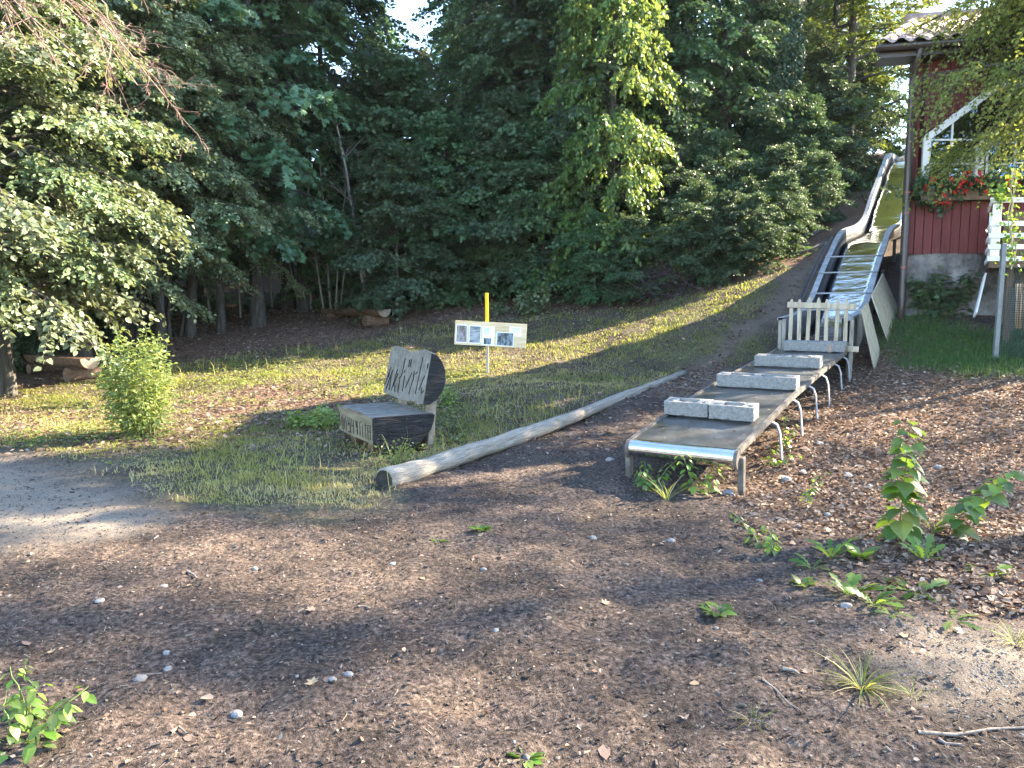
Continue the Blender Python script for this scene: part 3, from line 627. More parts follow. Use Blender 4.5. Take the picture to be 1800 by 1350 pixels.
m = M(); m.prism(pr, SP(0, 0, .372), SA, UP, SLF, .03, .97); m.build('end_roller', MT['steel'], sl_, smooth=False).modifiers.new('b', 'BEVEL').width = .002
for s in (0.0, .97):
    m = M(); m.prism([(p[0]*1.15, p[1]*1.1+.004) for p in pr], SP(0, s, .372), SA, UP, SLF, 0, .03); m.build('end_cap', MT['rail_wood'], sl_)
    m = M()
    tt = np.linspace(.01, 5.7, 12)
    for a, b in zip(tt[:-1], tt[1:]): m.beam(SP(a, s+.015, run(a)-.012), SP(b, s+.015, run(b)-.012), .036, .05)
    m.build('edge_rail', MT['rail_wood'], sl_)
def leg(t, side, w_=.055):
    sg = -1 if side == 0 else 1; s0 = 0.0 if side == 0 else 1.0; z = run(t)
    pts = [(s0-sg*.03, z-.035), (s0+sg*.035, z-.075), (s0+sg*.06, z-.16)]
    q = SP(t+.05, s0+sg*.09, 0); pts.append((s0+sg*.09, gs1(q[0], q[1])-.06))
    m = M(); P = [SP(t+.03*i, a, b) for i, (a, b) in enumerate(pts)]
    for a, b in zip(P[:-1], P[1:]): m.beam(a, b, .014, w_, SA)
    m.build('leg', MT['leg_metal'], sl_, bevel=.003)
for t in (1.15, 2.1, 2.95, 3.75, 4.7, 5.4): leg(t, 0); leg(t, 1)
for s, sg in ((.0, -1), (1.0, 1)):
    q = SP(.04, s, 0); m = M(); m.beam(SP(.03, s+.01*sg, .31), SP(.06, s+.012*sg, gs1(q[0], q[1])-.05), .05, .075, SA); m.build('leg', MT['rail_wood'], sl_, bevel=.005)
m = M(); m.beam(SP(.1, .05, .29), SP(.1, .95, .29), .04, .04); m.build('cross_beam', MT['rail_wood'], sl_)
# chute: bed, two side walls with flanges
tt = np.concatenate([np.arange(5.7, 9, .12), np.arange(9, 28.4, .2)])
m = M(); m.sheet([[SP(t, s, bed(t)) for s in np.linspace(.1, .9, 7)] for t in tt]); m.build('chute_bed', MT['chute'], sl_, smooth=True, solid=.006)
for s0, s1 in ((.1, 0), (.9, 1.0)):
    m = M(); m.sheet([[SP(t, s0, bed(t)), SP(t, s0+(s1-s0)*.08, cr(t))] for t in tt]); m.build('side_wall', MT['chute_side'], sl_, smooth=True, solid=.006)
    m = M(); m.sheet([[SP(t, s0+(s1-s0)*.06, cr(t)+.004), SP(t, s1, cr(t)), SP(t, s1+(s1-s0)*.02, cr(t)-.04)] for t in tt]); m.build('flange', MT['steel_grey'], sl_, solid=.008)
for t in (7.1, 8.15, 8.85, 9.5):
    m = M(); m.tube([SP(t, .0, cr(t)+.02), SP(t, 1.0, cr(t)+.02)], .014, 8); m.build('cross_bar', MT['leg_metal'], sl_, smooth=True)
for s, dz in ((1.12, -.1), (1.22, -.2)):
    m = M(); m.tube([SP(t, s, cr(t)+dz) for t in np.linspace(7.2, 10.9, 14)], .022, 6); m.build('side_rail', MT['chute_side'], sl_, smooth=True)
for s in (.02, .98):
    m = M()
    for t in np.arange(6, 27, 1.9):
        q = SP(t, s, 0); m.beam(SP(t, s, bed(t)-.01), SP(t, s, min(gs1(q[0], q[1]), bed(t)-.1)-.1), .06, .06, SA)
    m.build('support', MT['chute_side'], sl_)
    m = M()
    for t in np.arange(6, 9.0, .14): m.sheet([[SP(t, s, cr(t)-.05), SP(t+.13, s, cr(t+.13)-.05)], [SP(t, s, bed(t)-.35), SP(t+.13, s, bed(t+.13)-.35)]])
    m.build('side_cladding', MT['wood_grey'], sl_, solid=.012)
n = 420; t_ = 5.75+rng.random(n)**1.6*1.3; s_ = rng.uniform(.13, .87, n); a_ = rng.uniform(0, 6.28, n)
P = np.array([SP(t, s, bed(t)+.006+.02*random.random()) for t, s in zip(t_, s_)])
o = blob('leaf_drift', [leaves(P, np.stack([np.cos(a_), np.sin(a_), rng.normal(0, .3, n)], 1), np.array([0, 0, 1.])+rng.normal(0, .5, (n, 3)), rng.uniform(.03, .06, n), TO, np.clip(rng.normal(.35, .25, n), 0, 1), 1.1)], MT['litter']); tag(o, 'brown leaves drifted up behind the picket gate', 'leaf litter', kind='stuff')
n = 260; t_ = rng.uniform(.15, 5.6, n); s_ = rng.uniform(.05, .95, n); a_ = rng.uniform(0, 6.28, n)
P = np.array([SP(t, s, run(t)+.004) for t, s in zip(t_, s_)])
o = blob('leaf_drift', [leaves(P, np.stack([np.cos(a_), np.sin(a_), 0*a_], 1), np.array([0, 0, 1.])+rng.normal(0, .2, (n, 3)), rng.uniform(.008, .035, n), TO, np.clip(rng.normal(.5, .3, n), 0, 1), 1.1)], MT['litter']); tag(o, 'leaf bits and crumbs lying on the run-out plates of the slide', 'leaf litter', kind='stuff')
# concrete blocks lying across the run-out
def conc(t, s0, s1, label, holes=True):
    z = run(t+.1)+.008; L = s1-s0; o = thing('concrete_block', label, 'concrete block', SP(t, s0, z), group='concrete blocks on the slide')
    tr = random.uniform(-.012, .012)
    ex = nrm(SLF+SA*tr); ey = nrm(SA-SLF*tr); sl = nrm(SP(t+.2, 0, run(t+.2))-SP(t, 0, run(t))); ey = sl; ez = np.cross(ex, ey); ez = ez if ez[2] > 0 else -ez
    m = M(); xb = [0, .045, .085, .13, L/2-.035, L/2-.02, L/2+.02, L/2+.035, L-.13, L-.085, L-.045, L]; yb = [0, .045, .075, .155, .2]
    so = [[1]*11 for _ in range(4)]
    so[1][2-1] = 0; so[1][9] = 0
    for j in (1, 2):
        for i in ((3, 7) if holes else (3, 7)): so[j][i] = 0
    if L < .6:
        xb = [0, .04, .075, .12, L-.12, L-.075, L-.04, L]; so = [[1]*7 for _ in range(4)]; so[1][1] = 0; so[1][5] = 0
        for j in (1, 2): so[j][3] = 0
    cells(m, SP(t, s0, z), ex, ey, ez, xb, yb, so, 0, .142)
    b = m.build('block_body', MT['concrete'], o)
    import bmesh
    bm = bmesh.new(); bm.from_mesh(b.data); bmesh.ops.remove_doubles(bm, verts=bm.verts, dist=1e-4); bmesh.ops.recalc_face_normals(bm, faces=bm.faces); bm.to_mesh(b.data); bm.free()
    bm = bmesh.new(); bm.from_mesh(b.data); bmesh.ops.subdivide_edges(bm, edges=[e for e in bm.edges if e.calc_length() > .05], cuts=5, use_grid_fill=True); bm.normal_update()
    mv = [(v, Vector(v.normal)*(random.uniform(-.0012, .0012)-((.004+.009*max(0, random.random()-.75)*4) if any(e.is_manifold and e.calc_face_angle(0) > .8 for e in v.link_edges) else 0))) for v in bm.verts]
    for v, d_ in mv: v.co += d_
    bm.to_mesh(b.data); bm.free()
conc(.84, .1, .535, 'right concrete block of the cracked pair on the slide nearest the roller')
conc(.86, .545, .99, 'left concrete block of the cracked pair on the slide nearest the roller')
conc(2.3, .02, .9, 'long grey concrete block in the second row up the slide')
conc(3.85, .05, .87, 'long grey concrete block in the third row up the slide')
conc(5.42, .0, .84, 'pale concrete block with a rust stain in front of the picket gate')
b_ = [o for o in COL.objects if o.name.startswith('block_body')][-1]
m = M(); m.box(SP(5.417, .2, run(5.5)+.07), (.045, .004, .13), SLF, SA); m.build('rust_stain', noise_mat('rust_stain', [(.2, .12, .07), (.33, .25, .19)], 20, .9, 0), b_.parent)

# picket gate
gt = thing('picket_gate', 'small weathered picket gate closing the foot of the slide chute', 'gate', SP(5.68, .4, run(5.68)))
zp = pix(1440, 524, 11.4)[2]
for s in (.81, .68, .56, .425, .3, .165, .035):
    h = zp+random.uniform(-.02, .02); w_ = .028; m = M(); d = random.uniform(-.012, .012)
    m.prism([(-w_, run(5.7)+.01), (w_, run(5.7)+.01), (w_+d, h-.06), (w_*.4+d, h), (-w_*.4+d, h), (-w_+d, h-.06)], SP(5.70, s, 0), SLF, UP, SA, -.01, .01); m.build('picket', MT['picket'], gt, bevel=.003)
z = pix(1440, 538, 11.3)[2]; m = M(); m.beam(SP(5.67, -.1, z-.01), SP(5.67, .86, z+.02), .025, .085); m.build('top_rail', MT['picket'], gt, bevel=.004)
m = M(); m.beam(SP(5.73, -.02, run(5.7)+.09), SP(5.73, .86, run(5.7)+.09), .025, .08); m.build('bottom_rail', MT['picket'], gt, bevel=.004)
for s, zt_ in ((.9, 1.36), (.955, 1.34), (-.05, 1.36)):
    q = SP(5.68, s, 0); m = M(); m.beam(SP(5.68, s, gs1(q[0], q[1])-.1), SP(5.68, s, zt_), .05, .05, SA); m.build('gate_post', MT['wood_grey'], gt, bevel=.004)
bs = thing('wooden_stub', 'short sawn timber stub beside the right foot of the picket gate', 'timber', SP(5.5, -.1, run(5.5)+.03))
m = M(); m.beam(SP(5.6, .02, run(5.5)+.055), SP(5.5, -.16, run(5.5)+.055), .07, .08); m.build('stub', MT['picket'], bs, bevel=.006)
# plank panels leaning on the slide's flank
def panel(name, label, t0, t1, s_b, s_t, zt0, zt1, np_):
    q = SP((t0+t1)/2, s_b, 0); o = thing(name, label, 'wooden panel', (q[0], q[1], gs1(q[0], q[1])), group='plank panels leaning on the slide')
    for i in range(np_):
        a = t0+(t1-t0)*i/np_; b = t0+(t1-t0)*(i+1)/np_-.008; m = M()
        vs = []
        for t, zt_ in ((a, zt0+(zt1-zt0)*i/np_), (b, zt0+(zt1-zt0)*(i+1)/np_)):
            g = gs1(*SP(t, s_b, 0)[:2]); vs.append((SP(t, s_b, g-.03), SP(t, s_t, zt_)))
        d = -SLF*.022
        m.add([vs[0][0], vs[1][0], vs[1][1], vs[0][1], vs[0][0]+d, vs[1][0]+d, vs[1][1]+d, vs[0][1]+d], [(0, 1, 2, 3), (4, 7, 6, 5), (0, 4, 5, 1), (3, 2, 6, 7), (0, 3, 7, 4), (1, 5, 6, 2)])
        m.build('plank', MT['lean_wood'], o, bevel=.003)
panel('plank_screen', 'shorter plank panel leaning on the slide nearest the picket gate', 6.1, 6.75, -.32, -.1, 1.5, 1.62, 3)
panel('plank_screen', 'taller plank panel leaning on the slide nearest the downpipe', 7.2, 8.6, -.38, -.1, 1.72, 2.12, 5)

# ------------------------------------------------------------------ carved half-log bench
BC = np.array([-1.45, 7.9]); bg0 = gs1(-1.3, 8.1)
BL = nrm(np.array([-.5, .866, 0])); BN = np.array([.866, .5, 0])       # long axis, and from front to back
bench = thing('carved_bench', 'weathered half-log bench with carved lettering on backrest and seat front', 'bench', (BC[0], BC[1], bg0))
zt = .415
prof = [(0, zt-.012), (.02, zt), (.675, zt), (.7, zt-.02), (.69, .33), (.655, .24), (.595, .165), (.51, .105), (.4, .065), (.28, .05), (.16, .06), (.06, .095), (0, .13)]
m = M(); m.prism(prof, (BC[0], BC[1], 0), BN, UP, BL, .004, 1.15, 8, .004)
mi = []
for f in m.f:
    c = np.mean([m.v[i] for i in f], axis=0); mi.append(0)
m.mi = []
for f in m.f:
    V_ = np.array([m.v[i] for i in f]); nn = np.cross(V_[1]-V_[0], V_[2]-V_[0]); nn /= np.linalg.norm(nn)+1e-9
    c = V_.mean(0); u = (c-np.array([*BC, 0]))@BN
    m.mi.append(1 if abs(nn[2]) > .9 and c[2] > .35 else (2 if u < .02 and abs(nn@BN) > .9 else 0))
seat = m.build('seat', [MT['old_bench'], MT['bench_top'], MT['bench_face']], bench)
m = M(); m.prism([(a*.998+.0005, b) for a, b in prof], (BC[0], BC[1], 0), BN, UP, BL, -.012, .004); m.build('end_grain', MT['bench_end'], seat)
m = M(); ce = np.array([BC[0], BC[1], 0])-BL*.0135
for a0, r0, r1 in ((1.35, .02, .06), (2.75, .06, .33), (4.75, .03, .2), (5.85, .05, .2)):
    pa = [(.37+math.cos(a0)*r0, .33+math.sin(a0)*r0), (.37+math.cos(a0+.08)*(r0+r1)/2, .33+math.sin(a0+.08)*(r0+r1)/2), (.37+math.cos(a0)*r1, .33+math.sin(a0)*r1)]
    pa = [(min(max(x, .02), .66), min(max(y, .08), zt-.02)) for x, y in pa]
    for (x0, y0), (x1, y1) in zip(pa[:-1], pa[1:]): m.beam(ce+BN*x0+UP*y0, ce+BN*x1+UP*y1, .003, .0045, BL)
m.build('drying_crack', MT['old_bench'], seat)
for t in (.3, .88):
    q = np.array([BC[0], BC[1], 0])+BL*t; m = M(); m.tube([q+BN*.08+UP*(bg0+.05), q+BN*.72+UP*(bg0+.05)], [.085, .09], 12); m.build('support_log', MT['old_bench'], bench, smooth=False)
# backrest: slab with flat carved face, rounded back, wavy top
BB = np.array([BC[0], BC[1], 0])+BN*.57+BL*.0; tiltv = nrm(UP+BN*.2); bnt = nrm(BN-UP*.2)
bp = [(0, 0), (0, .28), (0, .575), (.06, .565), (.13, .51), (.19, .41), (.215, .29), (.195, .17), (.14, .07), (.07, .01)]
def wav(a, b, t): return (a, b*(1+.022*math.sin(t*6.3+1.9)-.1*max(0, (t-.9)/.1)-.05*max(0, 1-t/.12)) + .012*math.sin(t*9))
zb0 = .515
m = M(); m.prism(bp, BB+UP*zb0, bnt, tiltv, BL, .006, 1.2, 14, .003, wav)
m.mi = []
for f in m.f:
    V_ = np.array([m.v[i] for i in f]); u = ((V_-(BB+UP*zb0))@bnt).mean(); m.mi.append(1 if u < .012 else 0)
br = m.build('backrest', [MT['wood_grey'], MT['bench_top']], bench)
m = M(); m.prism([wav(a, b, 0) for a, b in bp], BB+UP*zb0, bnt, tiltv, BL, -.01, .006); m.build('end_grain', MT['bench_end'], br)
for t in (.12, .95):
    q = np.array([BC[0], BC[1], 0])+BL*t+BN*.67; m = M(); m.beam(q+UP*(bg0-.05), q+BN*.08+UP*.82, .13, .07, BN); m.build('back_post', MT['old_bench_end'], bench, bevel=.008)
def uv_inv(c, p):      # inverse bilinear: c = bl, br, tl, tr
    bl, brr, tl, tr = [np.array(q, float) for q in c]; u = v = .5
    for _ in range(20):
        e = bl*(1-u)*(1-v)+brr*u*(1-v)+tl*(1-u)*v+tr*u*v-p
        J = np.stack([(brr-bl)*(1-v)+(tr-tl)*v, (tl-bl)*(1-u)+(tr-brr)*u], 1); d = np.linalg.solve(J, e); u -= d[0]; v -= d[1]
    return u, v
ST = [((270,410),(140,810)),((300,490),(170,890)),((275,620),(235,920)),((240,520),(220,640)),((400,470),(280,940)),((410,560),(325,830)),((350,820),(350,960)),
      ((555,240),(480,620)),((480,620),(430,680)),((445,700),(405,980)),((548,510),(525,555)),((540,620),(500,960)),((640,280),(615,440)),((672,270),(645,440)),((680,560),(555,880)),
      ((720,530),(700,720)),((700,700),(615,1020)),((780,550),(745,605)),((880,250),(735,1020)),((970,380),(945,490)),((905,640),(800,940)),((850,890),(835,1030)),((880,950),(850,1000))]
cor = ((110, 985), (860, 1250), (240, 90), (1010, 290))
m = M(); o_ = BB+UP*zb0-bnt*.0045
def stroke(m, a, b, wd, o_, lx, up, nr):
    p = o_+lx*a[0]+up*a[1]; q = o_+lx*b[0]+up*b[1]; m.beam(p, q, wd*.5, .007, nr)
for a, b in ST:
    (u0, v0), (u1, v1) = uv_inv(cor, np.array(a)), uv_inv(cor, np.array(b))
    stroke(m, ((1-u0)*1.2, v0*.5), ((1-u1)*1.2, v1*.5), .017, o_, BL, tiltv, bnt)
m.build('carved_lettering', MT['carve'], br)
cor = ((150, 720), (890, 1140), (165, 190), (890, 470)); m = M(); o_ = np.array([BC[0], BC[1], 0])-BN*.0045
L2 = [((185,340),(185,640)),((220,300),(220,330)),((235,420),(235,700)),((265,400),(268,740)),((300,460),(300,720)),((335,430),(338,760)),((380,450),(382,640)),((425,470),(428,820)),((465,490),(468,680)),((500,530),(505,850)),((555,540),(560,700)),((580,560),(582,860)),((640,580),(640,900)),((665,560),(665,600)),((690,640),(700,940)),((750,600),(760,960)),((800,690),(805,1010)),((820,800),(822,820)),((845,680),(850,1000)),
      ((380,590),(425,620)),((465,640),(500,660)),((745,650),(880,665)),((380,770),(425,800)),((555,770),(580,775))]
for a, b in L2:
    (u0, v0), (u1, v1) = uv_inv(cor, np.array(a)), uv_inv(cor, np.array(b))
    stroke(m, ((1-u0)*1.15, .12+v0*.295), ((1-u1)*1.15, .12+v1*.295), .012, o_, BL, UP, BN)
m.build('carved_lettering', MT['carve'], seat)

# ------------------------------------------------------------------ notice board on a yellow-topped post
SGp = np.array(onground(857, 655)); Yg = SGp[1]
sg = thing('notice_board', 'pine notice board with photos and leaflets on a yellow-topped wooden post', 'sign', tuple(SGp))
def spx(x, y, d=0): return pix(x, y, Yg+d)
m = M(); m.beam(SGp-UP*.2, spx(856.5, 606), .05, .05, (0, 1, 0)); m.beam(spx(856.5, 606), spx(856, 566), .05, .05, (0, 1, 0)); m.build('post', MT['post_wood'], sg, bevel=.003)
m = M(); m.beam(spx(856, 565.5), spx(855.5, 515), .06, .052, (0, 1, 0)); m.build('post_top', MT['yellow'], sg, bevel=.004)
bo = spx(798.5, 605, -.05); ex = nrm(spx(924, 612, -.05)-bo); ey = nrm(np.array([-ex[2], 0, ex[0]])); 
LB = np.linalg.norm(spx(924, 612, -.05)-bo); k = LB/125.6
m = M(); hb = 42*k
for a, b in ((0, .33), (.335, .66), (.665, 1)): m.prism([(0, a*hb), (LB, a*hb), (LB, b*hb), (0, b*hb)], bo, ex, ey, np.array([0, 1, 0]), -.012, .012)
bd = m.build('board', MT['pine'], sg, bevel=.002)
def bxy(zx, zy):   # enlarged-view coordinates to board coordinates
    p = spx(780+zx/7.94, 500+zy/7.94, -.065)-bo; return p@ex, p@ey
def sheet_(zx0, zy0, zx1, zy1, mat, name, parent, lift=.0145, fr=0):
    a = bxy(zx0, zy1); b = bxy(zx1, zy0); m = M(); x0, y0, x1, y1 = a[0], a[1], b[0], b[1]
    if x1 < x0: x0, x1 = x1, x0
    m.prism([(x0, y0), (x1, y0), (x1, y1), (x0, y1)], bo, ex, ey, np.array([0, 1, 0]), -lift-.0015, -lift+.001); return m.build(name, MT[mat], parent), (x0, y0, x1, y1)
p1, _ = sheet_(165, 566, 335, 806, 'paper', 'photo_print', bd); sheet_(174, 575, 328, 797, 'photo_a', 'picture', p1, .0175)
p2, _ = sheet_(348, 578, 524, 818, 'paper', 'photo_print', bd); sheet_(357, 588, 516, 808, 'photo_b', 'picture', p2, .0175)
p3, r3 = sheet_(528, 590, 712, 842, 'paper', 'leaflet', bd); sheet_(556, 752, 664, 832, 'photo_c', 'picture', p3, .0175)
m = M()
for i in range(9):
    y = r3[3]-.035-.0125*i; m.prism([(r3[0]+.03, y), (r3[0]+.03+random.uniform(.09, .135), y), (r3[0]+.03+.1, y+.004), (r3[0]+.03, y+.004)], bo, ex, ey, np.array([0, 1, 0]), -.0178, -.0165)
m.build('print', MT['ink'], p3)
p4, _ = sheet_(732, 672, 980, 852, 'paper', 'photo_print', bd); sheet_(740, 682, 972, 846, 'photo_c', 'picture', p4, .0175)
p5, r5 = sheet_(915, 596, 1090, 716, 'paper', 'leaflet', bd, .011); m = M()
for i in range(4): y = r5[3]-.035-.016*i; m.prism([(r5[0]+.04, y), (r5[0]+.17, y), (r5[0]+.17, y+.004), (r5[0]+.04, y+.004)], bo, ex, ey, np.array([0, 1, 0]), -.0143, -.013)
m.build('print', MT['ink'], p5)

# ------------------------------------------------------------------ half-log benches in the shade, border logs
def log_bench(label, a, b, hgt, rad, endside):
    a = np.array(a); b = np.array(b); d = nrm(b-a); d[2] = 0; d = nrm(d); sd = np.array([d[1], -d[0], 0]); mid = (a+b)/2; g = gs1(mid[0], mid[1])
    o = thing('log_bench', label, 'bench', (mid[0], mid[1], g), group='half-log benches at the forest edge')
    hp = [(-rad, 0), (rad, 0)]+[(rad*math.cos(x), -rad*1.05*math.sin(x)) for x in np.linspace(.2, math.pi-.2, 8)]
    L = np.linalg.norm((b-a)[:2]); zt = g+hgt
    m = M(); m.prism(hp, (a[0], a[1], zt), sd, UP, d, 0, L, 6, .004); s_ = m.build('seat', MT['old_bench'], o)
    m = M(); t = L+.002 if endside else -.008; m.prism([(x*.97, y*.97-.003) for x, y in hp], (a[0], a[1], zt), sd, UP, d, t, t+.006); m.build('cut_end', MT['old_bench_end'], s_)
    for f in (.18, .86):
        q = a+(b-a)*f; gg = gs1(q[0], q[1]); h_ = zt-rad*.85-gg; m = M(); sp = sd if True else d
        m.tube([(*(q-sd*.3)[:2], gg+h_*.45), (*(q+sd*.3)[:2], gg+h_*.45)], max(h_*.55, .08), 12); l_ = m.build('support_log', MT['old_bench'], o)
        m = M(); m.tube([(*(q-sd*.312)[:2], gg+h_*.45), (*(q-sd*.30)[:2], gg+h_*.45)], max(h_*.53, .078), 12); m.build('cut_end', MT['old_bench_end'], l_)
a = pix(62, 655, 15.8); b = pix(160, 662, 14.6)
log_bench('half-log bench at the dark forest edge behind the sunlit shrub', a, b, .4, .2, True)
a = pix(575, 578, 21.5); b = pix(676, 572, 18.8)
log_bench('half-log bench lying in the forest shade left of the notice board', a, b, .32, .18, True)
def border(label, pts, r0, r1, endcap):
    P = []
    for i, (x, y) in enumerate(pts): q = pg(x, y); P.append(np.array([q[0], q[1], gs1(q[0], q[1])]))
    n = 46; t = np.linspace(0, 1, n); C = np.array([[np.interp(u, np.linspace(0, 1, len(P)), [p[k] for p in P]) for k in range(3)] for u in t])
    rr = r0+(r1-r0)*t+np.array([(float(fbm(u*14, 3.1, 77, 2))-.4)*.02 for u in t]); C[:, 2] = [gs1(c[0], c[1]) for c in C]; C[:, 2] = np.convolve(np.pad(C[:, 2], 14, 'edge'), np.ones(29)/29, 'valid')+rr*.7
    o = thing('border_log', label, 'log', tuple(P[0]))
    m = M(); vs = []; fs = []; k = 20
    for i in range(n):
        d = nrm(C[min(i+1, n-1)]-C[max(i-1, 0)]); x = nrm(np.cross(d, UP)); y = np.cross(x, d)
        for j in range(k): a = 2*math.pi*j/k; q = rr[i]*(1+(float(vnoise(np.array(j*.9), np.array(i*.3), 88))-.5)*.22+(-.16*float(vnoise(np.array(i*.22), np.array(j*3.7), 5)) if j % 4 == 1 else .0)); vs.append(C[i]+(x*math.cos(a)+y*math.sin(a))*q)
    for i in range(n-1):
        for j in range(k): fs.append((i*k+j, i*k+(j+1) % k, (i+1)*k+(j+1) % k, (i+1)*k+j))
    fs.append(tuple((n-1)*k+j for j in range(k))); fs.append(tuple(range(k-1, -1, -1)))
    m.add(vs, fs); b = m.build('trunk', MT['log'], o, smooth=True); ul = b.data.uv_layers.new(name='UVMap'); ln_ = float(np.linalg.norm(C[-1]-C[0]))
    for lp in b.data.loops:
        i_, j_ = divmod(lp.vertex_index, k); ul.data[lp.index].uv = (i_/(n-1)*ln_, abs(j_-k/2)/k*2)
    d = nrm(C[1]-C[0]); m = M(); m.tube([C[0]-d*.012, C[0]+d*.004], rr[0]*.93, 16); m.build('cut_end', MT['log_end'], b)
border('long weathered border log along the dirt path with a dark cut end', [(676, 858), (850, 800), (1015, 742), (1204, 655)], .1, .062, 1)

# ------------------------------------------------------------------ trees
def tubes_np(paths, n):
    """many tapered tubes (points list, radii) as one vertex/face set"""
    V = []; F = []; b = 0; ca = np.cos(2*np.pi*np.arange(n)/n); sa = np.sin(2*np.pi*np.arange(n)/n)
    for P, r in paths:
        P = np.asarray(P); k = len(P); D = np.gradient(P, axis=0); D = nrm(D)
        ref = np.where(np.abs(D[:, 2:3]) < .9, np.array([[0, 0, 1.]]), np.array([[1., 0, 0]])); X = nrm(np.cross(D, ref)); Y = np.cross(D, X)
        V.append((P[:, None]+(X[:, None]*ca[None, :, None]+Y[:, None]*sa[None, :, None])*np.asarray(r)[:, None, None]).reshape(-1, 3))
        i = np.arange(k-1)[:, None]*n; j = np.arange(n)[None]; j2 = (j+1) % n
        F.append((np.stack([i+j, i+j2, i+n+j2, i+n+j], -1).reshape(-1, 4))+b); b += k*n
    return np.concatenate(V), np.concatenate(F)
def grow(seed, H=12, tr=.16, z0=2.0, nb=46, L0=3.2, L1=.8, shape='round', e0=10, e1=60, droop=.5, ntw=11, lpt=24, ls=.12, tmpl=TO, wid=1.0, up=1.0, outn=.35, rnd=.45, lean=(0, 0), az=None, twl=.42, dens_in=.25, hang=.25, sway=.25, stem_top=.97):
    g = np.random.default_rng(seed)
    zt = np.linspace(0, H, 9); trunk = np.stack([lean[0]*(zt/H)**1.3+g.normal(0, .04, 9)*sway*np.linspace(0, 2, 9), lean[1]*(zt/H)**1.3+g.normal(0, .04, 9)*sway*np.linspace(0, 2, 9), zt], 1)
    trunk[0] = (0, 0, -.4)
    rad = tr*np.clip(1-zt/H*stem_top, .06, 1)**.8; rad[0] = tr*1.5
    wood = [(trunk, rad)]; P0 = []; TD = []; TL = []; CL = []
    for i in range(nb):
        f = (i+.5)/nb; z = z0+(H*.985-z0)*f
        if shape == 'round': pr = math.sin(math.pi*min(max(.22+.78*f, 0), 1))**.7
        elif shape == 'cone': pr = 1-f*.95
        elif shape == 'column': pr = .75+.25*math.sin(f*9)
        else: pr = 1-.55*f
        L = (L1+(L0-L1)*pr)*g.uniform(.7, 1.15)
        a = i*2.39996+g.normal(0, .35) if az is None else az[0]+g.uniform(-1, 1)*az[1]
        e = R(e0+(e1-e0)*f+g.normal(0, 8)); p0 = np.array([np.interp(z, zt, trunk[:, k]) for k in range(3)])
        d = np.array([math.cos(a)*math.cos(e), math.sin(a)*math.cos(e), math.sin(e)]); u = np.linspace(0, 1, 6)
        pts = p0+d*L*u[:, None]; pts[:, 2] -= droop*L*u**2; pts[1:] += g.normal(0, .035*L, (5, 3))
        wood.append((pts, np.linspace(max(tr*.34*(1-.6*f), .012), .006, 6)))
        k = ntw; uu = g.uniform(dens_in, 1, k)**.8; uu[-1] = 1
        B = np.stack([np.interp(uu, u, pts[:, c]) for c in range(3)], 1)
        tg = nrm(pts[-1]-pts[2]); sgn = np.where(np.arange(k) % 2, 1, -1); an = sgn*R(1)*g.uniform(20, 75, k); an[-1] *= .1
        ca, sa = np.cos(an), np.sin(an)
        D = np.stack([tg[0]*ca-tg[1]*sa, tg[0]*sa+tg[1]*ca, np.full(k, tg[2]*.6)-hang*g.uniform(0, 1.4, k)], 1); D = nrm(D)
        P0.append(B); TD.append(D); TL.append((L*twl*(1.15-.75*uu)+.18)*g.uniform(.7, 1.2, k)); CL.append(np.full(k, g.random()))
    P0 = np.concatenate(P0); TD = np.concatenate(TD); TL = np.concatenate(TL); CL = np.concatenate(CL)
    T = len(P0); idx = np.repeat(np.arange(T), lpt); n = len(idx); v = np.tile((np.arange(lpt)+.5)/lpt, T)*.95+g.uniform(-.04, .04, n)+.05
    D = TD[idx]; Pp = P0[idx]+D*(TL[idx]*v)[:, None]; Pp[:, 2] -= hang*TL[idx]*v**2*.6
    sd = nrm(np.cross(D, np.array([0, 0, 1.])))*np.where(np.arange(n) % 2, 1, -1)[:, None]
    A = nrm(D*.6+sd*.75+g.normal(0, .3, (n, 3))+np.array([0, 0, -.25])); Pp = Pp+g.normal(0, .03, (n, 3))+A*.02
    o = nrm(Pp*np.array([1, 1, 0])); N = np.array([0, 0, 1.])*up+o*outn+g.normal(0, rnd, (n, 3))
    tint = np.clip(.45*CL[idx]+.3*g.random(n)+.3*g.random(T)[idx]-.02, 0, 1)
    v_, f_, t_ = leaves(Pp, A, N, ls*g.uniform(.6, 1.15, n), tmpl, tint, wid)
    tw = [(np.stack([P0[i], P0[i]+TD[i]*TL[i]*.5-np.array([0, 0, hang*TL[i]*.15]), P0[i]+TD[i]*TL[i]-np.array([0, 0, hang*TL[i]*.6])]), (.007, .005, .002)) for i in range(T)]
    wv, wf = tubes_np(wood[:1], 9); bv, bf = tubes_np(wood[1:], 5); qv, qf = tubes_np(tw, 3)
    bf = bf+len(wv); qf = qf+len(wv)+len(bv)
    return dict(wood=(np.concatenate([wv, bv, qv]), np.concatenate([wf, bf, qf])), crown=(v_, f_, t_))
def tree_proto(nm, bark, leafm, **k):
    t = grow(**k)
    return np_mesh(nm+'_wood', *t['wood'], MT[bark], smooth=True), np_mesh(nm+'_leaves', t['crown'][0], t['crown'][1], MT[leafm], t['crown'][2])
